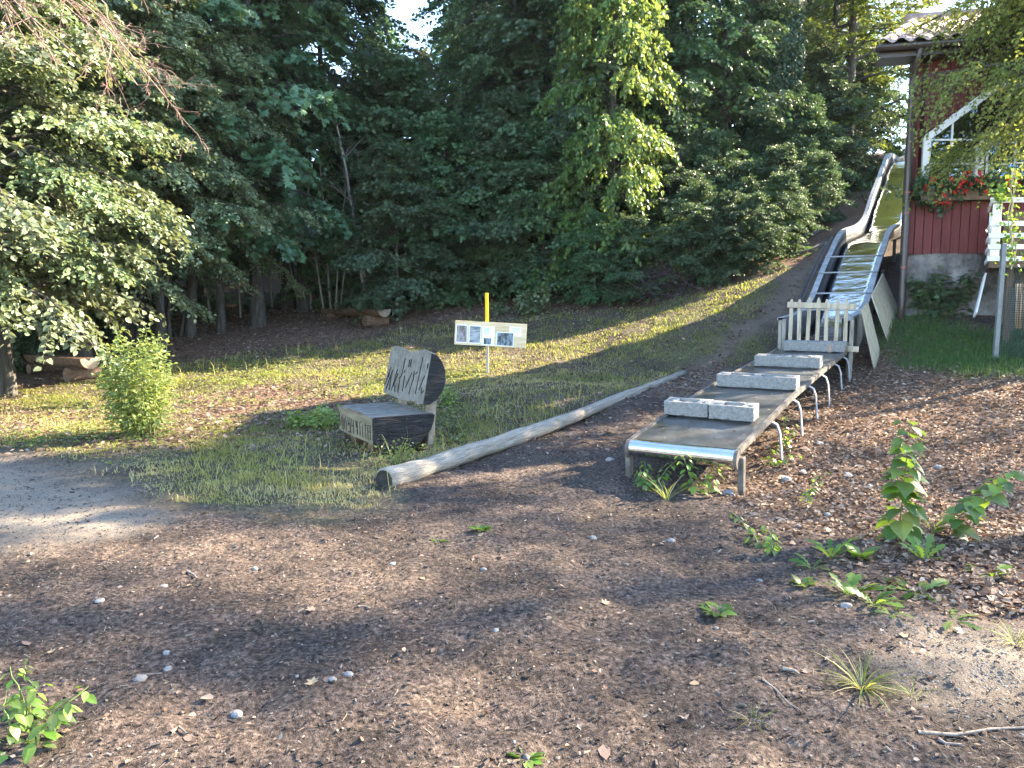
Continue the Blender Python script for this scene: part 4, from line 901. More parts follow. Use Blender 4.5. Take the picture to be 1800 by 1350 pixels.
PR = {
 'maple': tree_proto('maple', 'bark', 'lf_maple', seed=1, H=13, tr=.17, z0=2.5, nb=70, L0=3.3, L1=1.3, e0=5, e1=60, droop=.4, ntw=15, lpt=19, ls=.2, tmpl=TM, up=.8, outn=.6, rnd=.4, hang=.5),
 'hazel': tree_proto('hazel', 'bark', 'lf_hazel', seed=2, H=8.4, tr=.1, z0=2.5, nb=74, L0=2.5, L1=.8, e0=5, e1=65, droop=.4, ntw=19, lpt=34, ls=.088, tmpl=TO, wid=1.15, up=.8, outn=.5, rnd=.5, hang=.35),
 'linden': tree_proto('linden', 'bark', 'lf_linden', seed=3, H=11, tr=.12, z0=1.0, nb=92, L0=2.1, L1=.9, shape='taper', e0=8, e1=45, droop=.35, ntw=16, lpt=24, ls=.125, tmpl=TO, wid=1.25, up=.7, outn=.4, rnd=.6, hang=.45, twl=.6, dens_in=.12),
 'beech': tree_proto('beech', 'bark', 'lf_beech', seed=4, H=14, tr=.18, z0=1.8, nb=58, L0=3.8, L1=1.5, shape='taper', e0=0, e1=35, droop=.12, ntw=18, lpt=28, ls=.115, tmpl=TO, up=1.6, outn=.2, rnd=.25, hang=.12),
 'forest': tree_proto('forest', 'bark', 'lf_dark', seed=5, H=15, tr=.17, z0=.9, nb=80, L0=3.2, L1=1.3, e0=5, e1=55, droop=.5, ntw=16, lpt=24, ls=.15, tmpl=TO, wid=1.1, up=.55, outn=.55, rnd=.65, dens_in=.08, twl=.55, hang=.4),
 'ash': tree_proto('ash', 'bark', 'lf_dark', seed=6, H=15, tr=.15, z0=2.7, nb=70, L0=2.9, L1=1.1, e0=10, e1=60, droop=.35, ntw=17, lpt=28, ls=.14, tmpl=TK, wid=.9, up=.8, outn=.4, rnd=.6, hang=.3),
 'shrub': tree_proto('shrub', 'bark', 'lf_dark', seed=7, H=3.6, tr=.05, z0=.15, nb=50, L0=1.6, L1=.7, e0=15, e1=70, droop=.35, ntw=15, lpt=26, ls=.09, tmpl=TO, wid=1.15, up=.6, outn=.5, rnd=.65, dens_in=.08, twl=.5, hang=.3),
 'birch': tree_proto('birch', 'bark', 'lf_birch', seed=8, H=7.6, tr=.12, z0=2.0, nb=110, L0=4.5, L1=2.4, az=(math.pi, 1.0), e0=18, e1=55, droop=.3, ntw=32, lpt=44, ls=.066, tmpl=TK, wid=1.3, up=.4, outn=.4, rnd=.8, hang=.75, twl=.3, dens_in=.5),
 'spruce': tree_proto('spruce', 'bark', 'lf_spruce', seed=9, H=17, tr=.2, z0=1.5, nb=100, L0=2.8, L1=.5, shape='cone', e0=-5, e1=20, droop=.3, ntw=14, lpt=24, ls=.16, tmpl=TK, wid=.28, up=.3, outn=.3, rnd=.9, hang=.5),
}
def place(proto, name, label, cat, px, Y, sc=1.0, rz=0, zs=None, group=None, x=None, dz=0, wood=None):
    X = (px-900)/1350*Y*1.0 if x is None else x
    o = thing(name, label, cat, (X, Y, gs1(X, Y)+dz), rz, group); w_, c_ = PR[proto]
    a = link('trunk', w_, o); b = link('crown', c_, o); o.scale = (sc, sc, zs or sc)
    return o
# sunlit edge on the left
place('hazel', 'hazel_tree', 'sunlit pale green hazel at the left edge of the clearing', 'tree', 10, 13.4, 1.0, .3)
place('hazel', 'hazel_tree', 'tallest sunlit hazel at the left edge rising out of the picture', 'tree', -90, 12.4, 1.35, 1.3, dz=-1.3)
place('hazel', 'hazel_tree', 'sunlit hazel between the left edge and the pointed one', 'tree', 150, 15.6, 1.0, 4.0)
place('hazel', 'hazel_tree', 'low branched sunlit hazel reaching in from the left edge in front of the bench', 'tree', -300, 10.8, .85, 2.7, dz=-1.0)
place('hazel', 'hazel_tree', 'sunlit hazel behind the log bench with a pointed bright top', 'tree', 285, 17.0, .98, 2.1)
place('maple', 'maple_tree', 'tall maple with large leaves rising behind the sunlit hazels at the left', 'tree', 120, 17.5, .95, 1.0)
place('maple', 'maple_tree', 'dark maple with low hanging leaves over the black gap in the forest', 'tree', 455, 20.2, .95, 3.4)
place('hazel', 'hazel_tree', 'half shaded hazel with drooping leaves to the right of the sunlit ones', 'tree', 390, 19.2, .95, 4.4, group=None)
place('ash', 'ash_tree', 'slender dark ash rising left of the patch of blue sky', 'tree', 535, 22.6, .98, .4)
place('maple', 'maple_tree', 'dark shaded maple between the black gap and the slender ash', 'tree', 510, 23.5, 1.05, 5.3)
place('spruce', 'spruce_tree', 'dark spruce right of the patch of blue sky', 'tree', 893, 25, .95, 0)
place('forest', 'forest_tree', 'broad dark tree behind the notice board', 'tree', 905, 23.2, .85, 2.2)
place('linden', 'linden_tree', 'slim sunlit linden with yellow green leaves in the middle of the forest edge', 'tree', 1072, 19.4, .76, .9, 1.15)
place('forest', 'forest_tree', 'dark tree between the sunlit linden and the ivy covered trunk', 'tree', 1190, 23.6, .95, 4.0)
place('beech', 'beech_tree', 'beech with flat layered yellow green sprays left of the house roof', 'tree', 1475, 25.5, 1.02, 1.4)
place('beech', 'beech_tree', 'smaller beech with sunlit flat sprays nearest the upper slide chute', 'tree', 1445, 26.3, .85, 2.9)
place('beech', 'beech_tree', 'beech on the slope behind the upper slide chute', 'tree', 1480, 33.5, 1.1, 3.6)
place('forest', 'forest_tree', 'dark tree standing deep between the ivy trunk and the layered beech', 'tree', 1420, 29.5, 1.0, 1.9)
place('forest', 'forest_tree', 'dark tree deep in the wood behind the large leaved maple', 'tree', 250, 24, 1.0, .7)
place('maple', 'maple_tree', 'shaded maple deep behind the pointed hazel', 'tree', 350, 26, 1.1, 2.6)
place('ash', 'ash_tree', 'ash deep in the wood above the brush heap', 'tree', 1120, 27.5, 1.05, 2.0)
place('forest', 'forest_tree', 'dark tree at the far left behind the bench in the shade', 'tree', -60, 19, .9, 3.0)
place('hazel', 'hazel_tree', 'lighter green tree closing the forest below the patch of blue sky', 'tree', 735, 27, .88, 5.0)
place('forest', 'forest_tree', 'dark tree deep behind the slender ash left of the sky patch', 'tree', 575, 27, .95, 5.5)
place('forest', 'forest_tree', 'dark tree deep behind the spruce right of the sky patch', 'tree', 905, 28, .95, 1.5)
place('maple', 'maple_tree', 'shaded maple left of the sunlit linden', 'tree', 985, 21.8, .8, 4.1)
place('ash', 'ash_tree', 'dark ash between the spruce and the notice board post', 'tree', 822, 24.5, .5, 2.4)
place('forest', 'forest_tree', 'dark tree behind the brush heap right of the linden', 'tree', 1140, 22.3, .75, .4)
place('ash', 'ash_tree', 'dark ash with fine leaves just left of the ivy trunk', 'tree', 1262, 23.4, .9, 1.2)
# low shrubs under the forest edge
for px, Y, s, r, lab in ((700, 20.3, 1.1, 0, 'dense dark shrub behind the shaded log bench left of the notice board'), (610, 23, 1.0, 2, 'small dark shrub behind the thin bare stems'),
        (955, 20.4, 1.1, 1, 'dark shrub with low leaves beneath the sunlit linden on its left'), (1170, 20.2, .8, 3, 'dark shrub behind the brown brush heap'),
        (1250, 20.8, .8, 4, 'dark shrub at the top of the meadow left of the slide path'), (1362, 20.6, .6, 5, 'leafy shrub at the crest beside the slide path'), (1300, 19.8, .5, 2.2, 'low lit shrub on the bank just below the crest of the slide path'), (1225, 19.8, .55, .9, 'dark shrub on the bank between the brush heap and the slide path'), (1395, 22.6, .8, 1.1, 'shrub closing the view behind the crest of the slide path'), (1450, 24.0, .8, 3.0, 'dark shrub behind the hump of the slide chute'),
        (1420, 24.8, 1.1, .6, 'dark shrub beyond the crest behind the slide chute'), (1500, 27.5, 1.0, 1.6, 'dark shrub on the slope beside the upper slide chute'),
        (40, 17.2, .9, 2.6, 'dark shrub right behind the log bench at the left'), (150, 18.2, .75, 3.9, 'low dark shrub between the bench and the grey trunks'),
        (-40, 15.8, .95, 4.9, 'dark shrub at the left edge beside the log bench'), (1085, 20.9, .95, 5.7, 'dark shrub behind the foot of the sunlit linden'),
        (690, 23.0, 1.7, 1.9, 'large dark shrub filling the forest edge below the sky patch'), (785, 21.6, 1.25, 4.1, 'tall dark shrub between the shaded log bench and the yellow post'), (895, 21.4, 1.3, .2, 'tall dark shrub just right of the yellow post top'), (1130, 22.0, 1.5, 2.5, 'tall dark shrub above the brush heap'),
        (820, 22.5, .9, 2.9, 'dark shrub behind the yellow post top')):
    place('shrub', 'shrub', lab, 'shrub', px, Y, s, r, group='shrubs under the forest edge')
for px, py, s, r, lab in ((1045, 546, .55, 1.1, 'low dark shrub at the grass edge under the linden trunk'), (1215, 517, .6, 2.2, 'low shrub at the top grass edge right of the brush heap'), (1270, 503, .5, 3.3, 'shrub at the grass edge halfway to the crest of the path'),
        (1322, 490, .45, 4.4, 'shrub at the grass edge just below the crest of the path'), (1110, 540, .5, .2, 'low shrub at the grass edge left of the brush heap'), (1432, 412, .45, 1.7, 'small dark shrub on the slope just left of the slide hump'), (1400, 400, .55, 2.9, 'dark shrub on the slope above the bare roots'), (1368, 462, .5, 5.1, 'low shrub on the crest left of the bare roots')):
    q = pg(px, py); place('shrub', 'shrub', lab, 'shrub', px, q[1]+.45, s, r, group='shrubs under the forest edge')
# ivy-clad trunk with a dry pale top
def ivy(px, Y):
    X = (px-900)/1350*Y; z = gs1(X, Y); o = thing('ivy_tree', 'tall trunk wrapped in dark ivy with a pale dry top', 'tree', (X, Y, z)); H = 8.6
    m = M(); m.tube([(0, 0, -.3), (0, 0, 3), (.1, 0, 6), (.15, .1, H)], [.26, .2, .16, .1], 9); m.build('trunk', MT['bark'], o, smooth=True, world=False)
    g = np.random.default_rng(31)
    for nm, a, b, n, mt, rr in (('ivy_foliage', .1, 6.2, 15000, 'lf_ivy', 1.25), ('dry_crown', 5.9, H, 7500, 'lf_pale', 1.3)):
        zz = g.uniform(a, b, n); an = g.uniform(0, 2*np.pi, n); lump = .6+.55*fbm(an*1.3+7, zz*1.1, 71, 3)
        q = rr*lump*(1-.25*zz/H)*np.where(zz < 2, .7+.2*zz/2, .9)*g.uniform(.72, 1.03, n)**.6
        Pp = np.stack([q*np.cos(an)+.1*zz/H, q*np.sin(an), zz], 1); on = np.stack([np.cos(an), np.sin(an), np.zeros(n)], 1)
        A = nrm(g.normal(0, .5, (n, 3))+np.array([0, 0, -.9])+on*.35); N = on*.8+np.array([0, 0, .45])+g.normal(0, .4, (n, 3))
        v, f, t = leaves(Pp, A, N, g.uniform(.07, .13, n), TO, np.clip(.6*fbm(an*2, zz*2, 5, 3)+.45*g.random(n), 0, 1), 1.2)
        link(nm, np_mesh(nm, v, f, MT[mt], t), o)
ivy(1340, 23.6)
# thin bare young stems in the dark gap; thicker grey trunks at the left
def stem(px, Y, top, r, lean, name, label, grp, mat='bark_pale', n=7):
    X = (px-900)/1350*Y; z = gs1(X, Y); o = thing(name, label, 'tree', (X, Y, z), 0, grp); g = np.random.default_rng(int(px*7))
    zz = np.linspace(-.15, top, n); P = np.stack([lean*(zz/top)*top+g.normal(0, .035, n)*np.linspace(0, 1, n), g.normal(0, .04, n), zz], 1)
    ps = [(P, np.linspace(r, r*.45, n))]
    v, f = tubes_np(ps, 7); link('trunk', np_mesh('trunk', v, f, MT[mat], smooth=True), o)
    br = []
    for k in range(5):
        i = g.integers(2, n); a = g.uniform(0, 6.28); d = np.array([math.cos(a), math.sin(a)*.6, g.uniform(.3, 1.1)])*g.uniform(.4, 1.1); br.append((np.stack([P[i], P[i]+d*.5+g.normal(0, .03, 3), P[i]+d]), (r*.3, r*.2, .003)))
    v, f = tubes_np(br, 4); link('branch', np_mesh('branch', v, f, MT[mat], smooth=True), o)
for px, Y, top, r, ln in ((372, 21, 4.5, .03, -.05), (425, 22, 5, .03, .02), (447, 23, 5, .04, .0), (458, 21.5, 4, .022, -.12), (530, 22.5, 4.5, .024, -.2), (548, 23, 5, .045, .02), (572, 21.5, 4.2, .026, -.12),
                          (583, 21.8, 4.6, .028, -.04), (590, 21.4, 4, .024, .1), (598, 21.9, 4.4, .024, .16), (620, 23, 5, .04, 0), (648, 21, 4.6, .05, -.14), (640, 23.5, 5, .04, .03), (480, 24, 5, .03, .03)):
    stem(px, Y, top, r, ln, 'young_tree', 'thin bare young tree stem in the black gap of the forest', 'thin stems in the dark gap')
stem(648+6, 21.2, 5, .055, -.16, 'young_tree', 'leaning young stem rising just behind the shaded log bench', None)
for px, Y, top, r, ln, lab in ((226, 17.8, 5, .15, -.05, 'thick pale grey trunk left of the sunlit shrub top'), (243, 17.2, 5.5, .09, .09, 'slim grey trunk leaning right behind the sunlit shrub'),
        (300, 18.4, 4.5, .05, .03, 'thin grey trunk above the sunlit shrub'), (334, 18.8, 5, .14, .1, 'thick leaning grey trunk at the edge of the black gap'), (320, 18.9, 4.6, .05, .22, 'thin trunk leaning beside the thick one at the gap'),
        (134, 19.2, 6, .08, .02, 'slim trunk between the bench and the pale grey trunk'), (192, 18.9, 5, .04, -.08, 'thin trunk just left of the pale grey trunk'), (285, 19, 5, .06, .02, 'grey trunk in shade between two slimmer ones')):
    stem(px, Y, top, r, ln, 'slender_tree', lab, 'grey trunks at the left forest edge', 'bark')
# dead bare branches hanging in at the upper left
def bare(loc, base_px):
    o = thing('bare_tree', 'leafless pinkish branches hanging in at the upper left', 'tree', loc); g = np.random.default_rng(77); Lc = np.array(loc)
    P = [(np.array([(0, 0, -.4), (.1, 0, 3), (.5, 0, 6), (.9, .1, 8)]), (.2, .16, .1, .05))]; v, f = tubes_np(P, 9); link('trunk', np_mesh('trunk', v, f, MT['bark'], smooth=True), o)
    br = []
    def rec(p, d, L, r, dep):
        k = 5; pts = [p]; q = p.copy(); dd = d.copy()
        for i in range(k): dd = nrm(dd+g.normal(0, .17, 3)+np.array([0, 0, -.06])); q = q+dd*L/k; pts.append(q.copy())
        br.append((np.array(pts), np.linspace(r, r*.5, k+1)))
        if dep == 0: return
        for i in range(6 if dep > 1 else 6):
            j = g.integers(1, k+1); a = nrm(dd+g.normal(0, .6, 3)); rec(pts[j], a, L*g.uniform(.18, .34), max(r*.5, .003), dep-1)
    for tx, ty in ((90, 10), (150, 70), (215, 95), (255, 30), (130, 120), (280, 75), (190, 150), (230, 40), (110, 60), (310, 40)):
        t = pix(tx, ty, 10.2+g.uniform(-.6, .6))-Lc; s = np.array([.45, 0, 6.8])+g.normal(0, .2, 3); rec(s, nrm(t-s), np.linalg.norm(t-s)*.97, .015, 3)
    v, f = tubes_np(br, 3); link('branches', np_mesh('branches', v, f, MT['twig_pink'], smooth=True), o)
bx_ = -7.6; bare((bx_, 9.8, gs1(bx_, 9.8)), 0)
# birch reaching in from the right, and trees out of frame that shade the clearing
place('birch', 'birch_tree', 'birch with fine drooping yellow green twigs in front of the house', 'tree', 0, 9.9, 1.0, 1.2, x=10.8)
bt_ = [o for o in COL.objects if o.name == 'birch_tree'][0]; bt_.location.y = 11.4; bt_.location.z = gs1(10.8, 11.4)+1.35; bt_.scale = (1.0, .6, 1.0); bt_.rotation_euler = (0, 0, 0)
PR['sparse'] = tree_proto('sparse', 'bark', 'lf_beech', seed=12, H=12.5, tr=.16, z0=3.0, nb=30, L0=4.2, L1=1.6, e0=5, e1=55, droop=.3, ntw=10, lpt=9, ls=.13, tmpl=TO, wid=1.2, up=.8, outn=.4, rnd=.5, hang=.3)
for x, Y, p, s, r in ((21, 8.0, 'sparse', 1.0, 2.5), (20, 11.2, 'sparse', .95, 1.5), (26, 13.2, 'sparse', 1.1, .6), (27, 16.0, 'sparse', 1.15, 3.2)):
    place(p, 'forest_tree', 'tree beyond the right edge of the clearing that throws dappled shade', 'tree', 0, Y, s, r, x=x, group='trees beyond the right edge')
# the wood behind: one mass
def woodland():
    g = np.random.default_rng(99); parts = []; wd = []
    spots = []
    for i in range(90):
        x = g.uniform(-36, 40); y = 27+g.uniform(0, 22)+max(0, -x-6)*.0
        u = x/y*1350+900
        if 690 < u < 790 or abs((x-1.5)*.852-(y-6.35)*.524) < 4.5: continue
        spots.append((x, y))
    for i in range(26): spots.append((g.uniform(-34, -11), g.uniform(18, 28)))
    for x, y in spots:
        z = float(tps(np.array([x]), np.array([y]))[0]); H = g.uniform(10, 14.5) if y > 24 else g.uniform(8, 12); n = 3600
        if x > 8: H *= .62
        zz = z+.5+H*g.random(n)**.9; a = g.uniform(0, 6.283, n); rr = g.uniform(2.2, 3.3)*np.sin(np.pi*np.clip(.15+.85*(zz-z)/H, 0, 1))**.6*g.random(n)**.4*(.6+.8*fbm(a*1.5+x, zz*.9+y, 3, 2))
        Pp = np.stack([x+rr*np.cos(a), y+rr*np.sin(a), zz], 1); A = nrm(g.normal(0, 1, (n, 3))+np.array([0, 0, -.4])); N = g.normal(0, .6, (n, 3))+np.array([0, -.3, .7])
        parts.append(leaves(Pp, A, N, g.uniform(.2, .34, n), TK, np.clip(g.normal(.4, .22, n), 0, 1), 1.1))
        wd.append((np.array([(x, y, z-.5), (x+.1, y, z+H*.5), (x, y, z+H*.9)]), (.16, .12, .04)))
    o = blob('woodland', parts, MT['lf_dark']); tag(o, 'dense dark wood rising behind the forest edge', 'woodland', kind='stuff')
    v, f = tubes_np(wd, 6); q = link('woodland_trunks', np_mesh('woodland_trunks', v, f, MT['bark'], smooth=True)); tag(q, 'dim trunks of the dense wood behind the forest edge', 'woodland', kind='stuff')
woodland()

# ------------------------------------------------------------------ brush heap and roots
def heap(px, py):
    p = np.array(onground(px, py)); o = thing('brush_heap', 'purple brown heap of dead twigs at the foot of the forest edge', 'brush heap', tuple(p)); g = np.random.default_rng(5); br = []
    for i in range(300):
        a = g.uniform(0, 6.28); q = np.array([g.normal(0, .4), g.normal(0, .3), 0]); q[2] = max(0, .75-1.1*abs(q[0])**1.5)*g.random()
        d = np.array([math.cos(a), math.sin(a)*.7, g.normal(.1, .5)])*g.uniform(.2, .6); br.append((np.stack([q-d, q+g.normal(0, .05, 3), q+d]), (.008, .007, .003)))
    v, f = tubes_np(br, 3); link('twigs', np_mesh('twigs', v, f, noise_mat('purple_twig', [(.035, .022, .024), (.075, .05, .05)], 4, .9, 0)), o)
heap(1165, 524)
def root(label, pts, r):
    P = [np.array(onground(*q)) for q in pts]; P = np.array(P); P[:, 2] += r*.4
    o = thing('tree_root', label, 'tree root', tuple(P[0]), group='bare roots across the slope path'); v, f = tubes_np([(P-P[0], np.linspace(r, r*.4, len(P)))], 8); link('root', np_mesh('root', v, f, MT['root'], smooth=True), o)
root('upper bare root crossing the slope path beside the slide', [(1445, 405), (1425, 418), (1405, 420), (1385, 432)], .09)
root('lower forked root crossing the slope path beside the slide', [(1450, 430), (1430, 440), (1405, 448), (1385, 452)], .07)

# ------------------------------------------------------------------ low plants
def leafmesh(tag_, tmpl, L, wid, mat, droop=.25, n=0):
    tv, tf = tmpl; v = tv.copy()*L; v[:, 1] *= wid; v[:, 2] -= droop*(v[:, 0]/L)**2*L
    return np_mesh(tag_, v, tf, MT[mat], np.full(len(v), n))
def ribbed(st):          # leaf from stations (u, half width): left edge, midrib, right edge
    V = []; F = []
    for u, w_ in st: V += [(u, w_, .1*w_), (u, 0, 0), (u, -w_, .1*w_)]
    for i in range(len(st)-1):
        b = 3*i; F += [(b, b+1, b+4), (b, b+4, b+3), (b+1, b+2, b+5), (b+1, b+5, b+4)]
    return np.array(V, float), np.array(F)
TH_ = ribbed([(-.1, .2), (.0, .36), (.12, .45), (.3, .46), (.5, .36), (.72, .2), (.88, .08), (1, .005)])
TD_ = ribbed([(0, .015), (.12, .03), (.2, .08), (.26, .035), (.38, .12), (.44, .05), (.57, .16), (.64, .07), (.76, .17), (.9, .1), (1, .01)])
TOV = ribbed([(0, .01), (.15, .2), (.35, .3), (.6, .26), (.82, .13), (1, .005)])
TBL = ribbed([(0, .012), (.3, .015), (.6, .012), (.85, .007), (1, .001)])
LM = {(k, i): leafmesh(k+'_leaf', t, 1.0, w_, mt, dr, i/2) for k, t, w_, mt, dr in (('heart', TH_, 1.0, 'lf_weed', .2), ('dandelion', TD_, .95, 'lf_weed', .45), ('oval', TOV, 1.0, 'lf_weed', .3), ('blade', TBL, 1.0, 'grass', .55)) for i in range(3)}
def put_leaf(par, kind, p, A, N, L, name='leaf'):
    A = nrm(np.array(A, float)); N = np.array(N, float); W_ = nrm(N-(N@A)*A); B = np.cross(W_, A)
    o = link(name, LM[(kind, random.choice((0, 1, 1, 2)))], par)
    o.matrix_local = Matrix(((A[0]*L, B[0]*L, W_[0]*L, p[0]), (A[1]*L, B[1]*L, W_[1]*L, p[1]), (A[2]*L, B[2]*L, W_[2]*L, p[2]), (0, 0, 0, 1)))
    return o
def upright(name, label, px, py, h, lean, nl, L, kind, cat='plant', stems=1, seed=1, z_from=.08):
    g = np.random.default_rng(seed); p = np.array(onground(px, py)); o = thing(name, label, cat, tuple(p))
    for s in range(stems):
        a = g.uniform(0, 6.28); off = np.array([math.cos(a), math.sin(a), 0])*(.0 if stems == 1 else g.uniform(.02, .09)); hh = h*(1 if s == 0 else g.uniform(.6, .95))
        ln = np.array([lean[0], lean[1], 0])+(0 if stems == 1 else off*2)
        u = np.linspace(0, 1, 7); P = off+np.stack([ln[0]*u**1.5, ln[1]*u**1.5, hh*u-.02*(u < .01)], 1)+g.normal(0, .006, (7, 3)); P[0] = off-np.array([0, 0, .02])
        v, f = tubes_np([(P, np.linspace(.0055, .002, 7))], 5); link('stem', np_mesh('stem', v, f, MT['stem_green'], smooth=True), o)
        for i in range(nl):
            f_ = z_from+(1-z_from)*(i+.5)/nl; q = np.array([np.interp(f_, u, P[:, k]) for k in range(3)]); a = i*2.4+g.normal(0, .4)
            d = np.array([math.cos(a), math.sin(a), g.uniform(-.25, .35)]); pet = .35*L*g.uniform(.6, 1.3)
            put_leaf(o, kind, q+d*pet, d+np.array([0, 0, -.45]), np.array([d[0]*.5, d[1]*.5-.15, 1])+g.normal(0, .25, 3), L*g.uniform(.65, 1.1)*(1.05-.45*f_))
    return o
def rosette(name, label, px, py, nl, L, kind, seed, rise=.7, spread=1.0, cat='weed'):
    g = np.random.default_rng(seed); p = np.array(onground(px, py)); o = thing(name, label, cat, tuple(p))
    for i in range(nl):
        a = i*2.4+g.normal(0, .3); d = np.array([math.cos(a)*spread, math.sin(a)*spread, rise*g.uniform(.5, 1.5)])
        put_leaf(o, kind, np.array([math.cos(a), math.sin(a), 0])*.015, d, np.array([-d[0]*.4, -d[1]*.4, 1])+g.normal(0, .2, 3), L*g.uniform(.65, 1.15))
    return o
upright('poplar_sapling', 'upright poplar sapling with large heart shaped leaves on the leaf litter', 1580, 955, .8, (.06, .05), 60, .15, 'heart', 'sapling', 1, 3)
upright('poplar_sapling', 'leaning poplar sapling with yellow green tip at the right edge', 1665, 950, .45, (.52, .1), 44, .14, 'heart', 'sapling', 1, 8, .12)
upright('weed', 'pale wilted weed drooping on the dirt right of the slide legs', 1345, 968, .16, (-.13, .12), 16, .075, 'oval', 'weed', 3, 12)
upright('weed', 'slender little weed between the slide foot and the saplings', 1402, 885, .27, (.0, .05), 14, .05, 'oval', 'weed', 2, 13)
rosette('weed', 'bright lit dandelion in front of the tall poplar sapling', 1460, 985, 12, .17, 'dandelion', 21, 1.1, .55)
rosette('weed', 'dandelion clump with tall jagged leaves below the saplings', 1492, 1042, 14, .15, 'dandelion', 22, .9, .7)
rosette('weed', 'dandelion with spreading pale leaves right of the tall clump', 1612, 1035, 13, .19, 'dandelion', 23, .6, 1.0)
rosette('weed', 'dark leaved dandelion standing in the row of weeds on the right', 1535, 1062, 11, .15, 'dandelion', 24, .8, .8)
rosette('weed', 'small dandelion at the lower end of the weed row', 1570, 1085, 8, .1, 'dandelion', 25, .6, .9)
rosette('weed', 'flat dandelion rosette near the white gravel', 1675, 1092, 9, .13, 'dandelion', 26, .35, 1.0)
rosette('weed', 'low flat weed patch on the bare dirt left of the dandelions', 1262, 1078, 22, .09, 'oval', 27, .45, 1.0)
rosette('weed', 'dark low leaves at the foot of the tall poplar sapling', 1512, 985, 12, .12, 'oval', 28, .7, .7)
upright('weed', 'ash seedling growing up through the front of the slide', 1232, 868, .36, (.0, -.03), 22, .1, 'oval', 'weed', 2, 33)
upright('weed', 'green weed in the shade under the left end of the slide', 1135, 862, .26, (.02, .0), 20, .085, 'oval', 'weed', 3, 34)
rosette('grass_tuft', 'long bladed grass tuft under the left half of the slide roller', 1172, 880, 22, .26, 'blade', 35, 1.3, .6, 'grass tuft')
upright('weed', 'leafy weed beside the second slide leg', 1372, 788, .32, (.03, .0), 16, .075, 'oval', 'weed', 2, 36)
upright('weed', 'yellowing weed just outside the slide near its front', 1350, 815, .2, (.05, 0), 14, .08, 'oval', 'weed', 2, 37)
upright('weed', 'green leafy weed at the lower left corner of the picture', 28, 1315, .2, (.02, .03), 16, .075, 'oval', 'weed', 4, 41)
upright('weed', 'taller green weed above the one in the lower left corner', 62, 1268, .2, (.02, .02), 14, .07, 'oval', 'weed', 3, 42)
upright('weed', 'tiny lit seedling above the weeds at the lower left', 45, 1195, .1, (.01, 0), 6, .045, 'oval', 'weed', 1, 43)
rosette('weed', 'small weed on the dirt right of the border log end', 845, 938, 14, .075, 'oval', 44, .6, .9)
rosette('weed', 'tiny pair of leaves on the dirt below the border log', 770, 952, 5, .07, 'oval', 45, .4, 1.0)
rosette('grass_tuft', 'sparse grass tuft on the dirt at the lower right', 1515, 1215, 60, .19, 'blade', 51, .9, .8, 'grass tuft')
rosette('grass_tuft', 'small grass tuft right of the sparse one', 1605, 1228, 18, .1, 'blade', 52, .9, .8, 'grass tuft')
rosette('grass_tuft', 'short grass tuft on the dirt near the bottom', 1322, 1275, 22, .09, 'blade', 53, .8, .9, 'grass tuft')
rosette('grass_tuft', 'grass tuft at the right edge beside the white gravel', 1785, 1135, 36, .14, 'blade', 54, .9, .8, 'grass tuft')
rosette('weed', 'pale flat weed at the bottom edge of the dirt', 925, 1325, 14, .06, 'oval', 55, .35, 1.0)
upright('sapling', 'young sapling with big lit leaves left of the sunlit shrub', 195, 712, .6, (.0, .03), 9, .16, 'heart', 'sapling', 1, 61, .35)
rosette('weed', 'jagged weed at the right edge below the leaning sapling', 1745, 1015, 10, .15, 'dandelion', 81, .8, .8)
rosette('weed', 'tuft of upright leaves between the two saplings', 1622, 985, 12, .16, 'dandelion', 82, 1.1, .6)
rosette('weed', 'pale green weed left of the bright lit dandelion', 1428, 1000, 10, .12, 'dandelion', 83, .7, .8)
rosette('weed', 'lone small weed on the dirt between the flat patch and the dandelions', 1410, 1030, 9, .08, 'oval', 84, .6, .9)
upright('weed', 'small leafy weed in the litter above the poplar sapling', 1555, 845, .16, (.02, 0), 10, .07, 'oval', 'weed', 2, 85)
rosette('grass_tuft', 'thin grass tuft in the litter at the far right', 1640, 935, 24, .2, 'blade', 86, 1.2, .6, 'grass tuft')
# sunlit shrub on the left meadow
def bush(label, px, py, h, rad, n, ns, leaf, mat, seed, top=.5, name='bush'):
    g = np.random.default_rng(seed); p = np.array(onground(px, py)); o = thing(name, label, 'bush', tuple(p)); st = []; Pp = []; D = []
    for i in range(ns):
        a = g.uniform(0, 6.28); r = rad*math.sqrt(g.random()); hh = h*g.uniform(.45, 1)*(1-.3*r/rad); u = np.linspace(0, 1, 6)
        P = np.stack([math.cos(a)*r*(.4+.6*u), math.sin(a)*r*(.4+.6*u), hh*u], 1)+g.normal(0, .02, (6, 3)); st.append((P, np.linspace(.007, .002, 6)))
        k = n//ns; f = g.uniform(.05, 1, k)**.8; q = np.stack([np.interp(f, u, P[:, c]) for c in range(3)], 1); d = nrm(g.normal(0, 1, (k, 3))*np.array([1, 1, .35])); Pp.append(q+d*(.04+.13*(1-f))[:, None]*g.random(k)[:, None]*1.6); D.append(d)
    v, f = tubes_np(st, 4); link('stems', np_mesh('stems', v, f, MT['stem_green'], smooth=True), o)
    Pp = np.concatenate(Pp); D = np.concatenate(D); m_ = len(Pp)
    blobs = leaves(Pp, D+np.array([0, 0, -.2]), np.array([0, 0, 1.])+g.normal(0, .4, (m_, 3))+D*.3, leaf*g.uniform(.6, 1.2, m_), TO, np.clip(g.normal(.5, .25, m_), 0, 1), 1.2)
    blob('foliage', [blobs], MT[mat], o); return o
bush('bushy sunlit shrub with upright shoots on the left of the meadow', 255, 768, 1.62, .5, 3900, 34, .055, 'lf_shrub', 71)
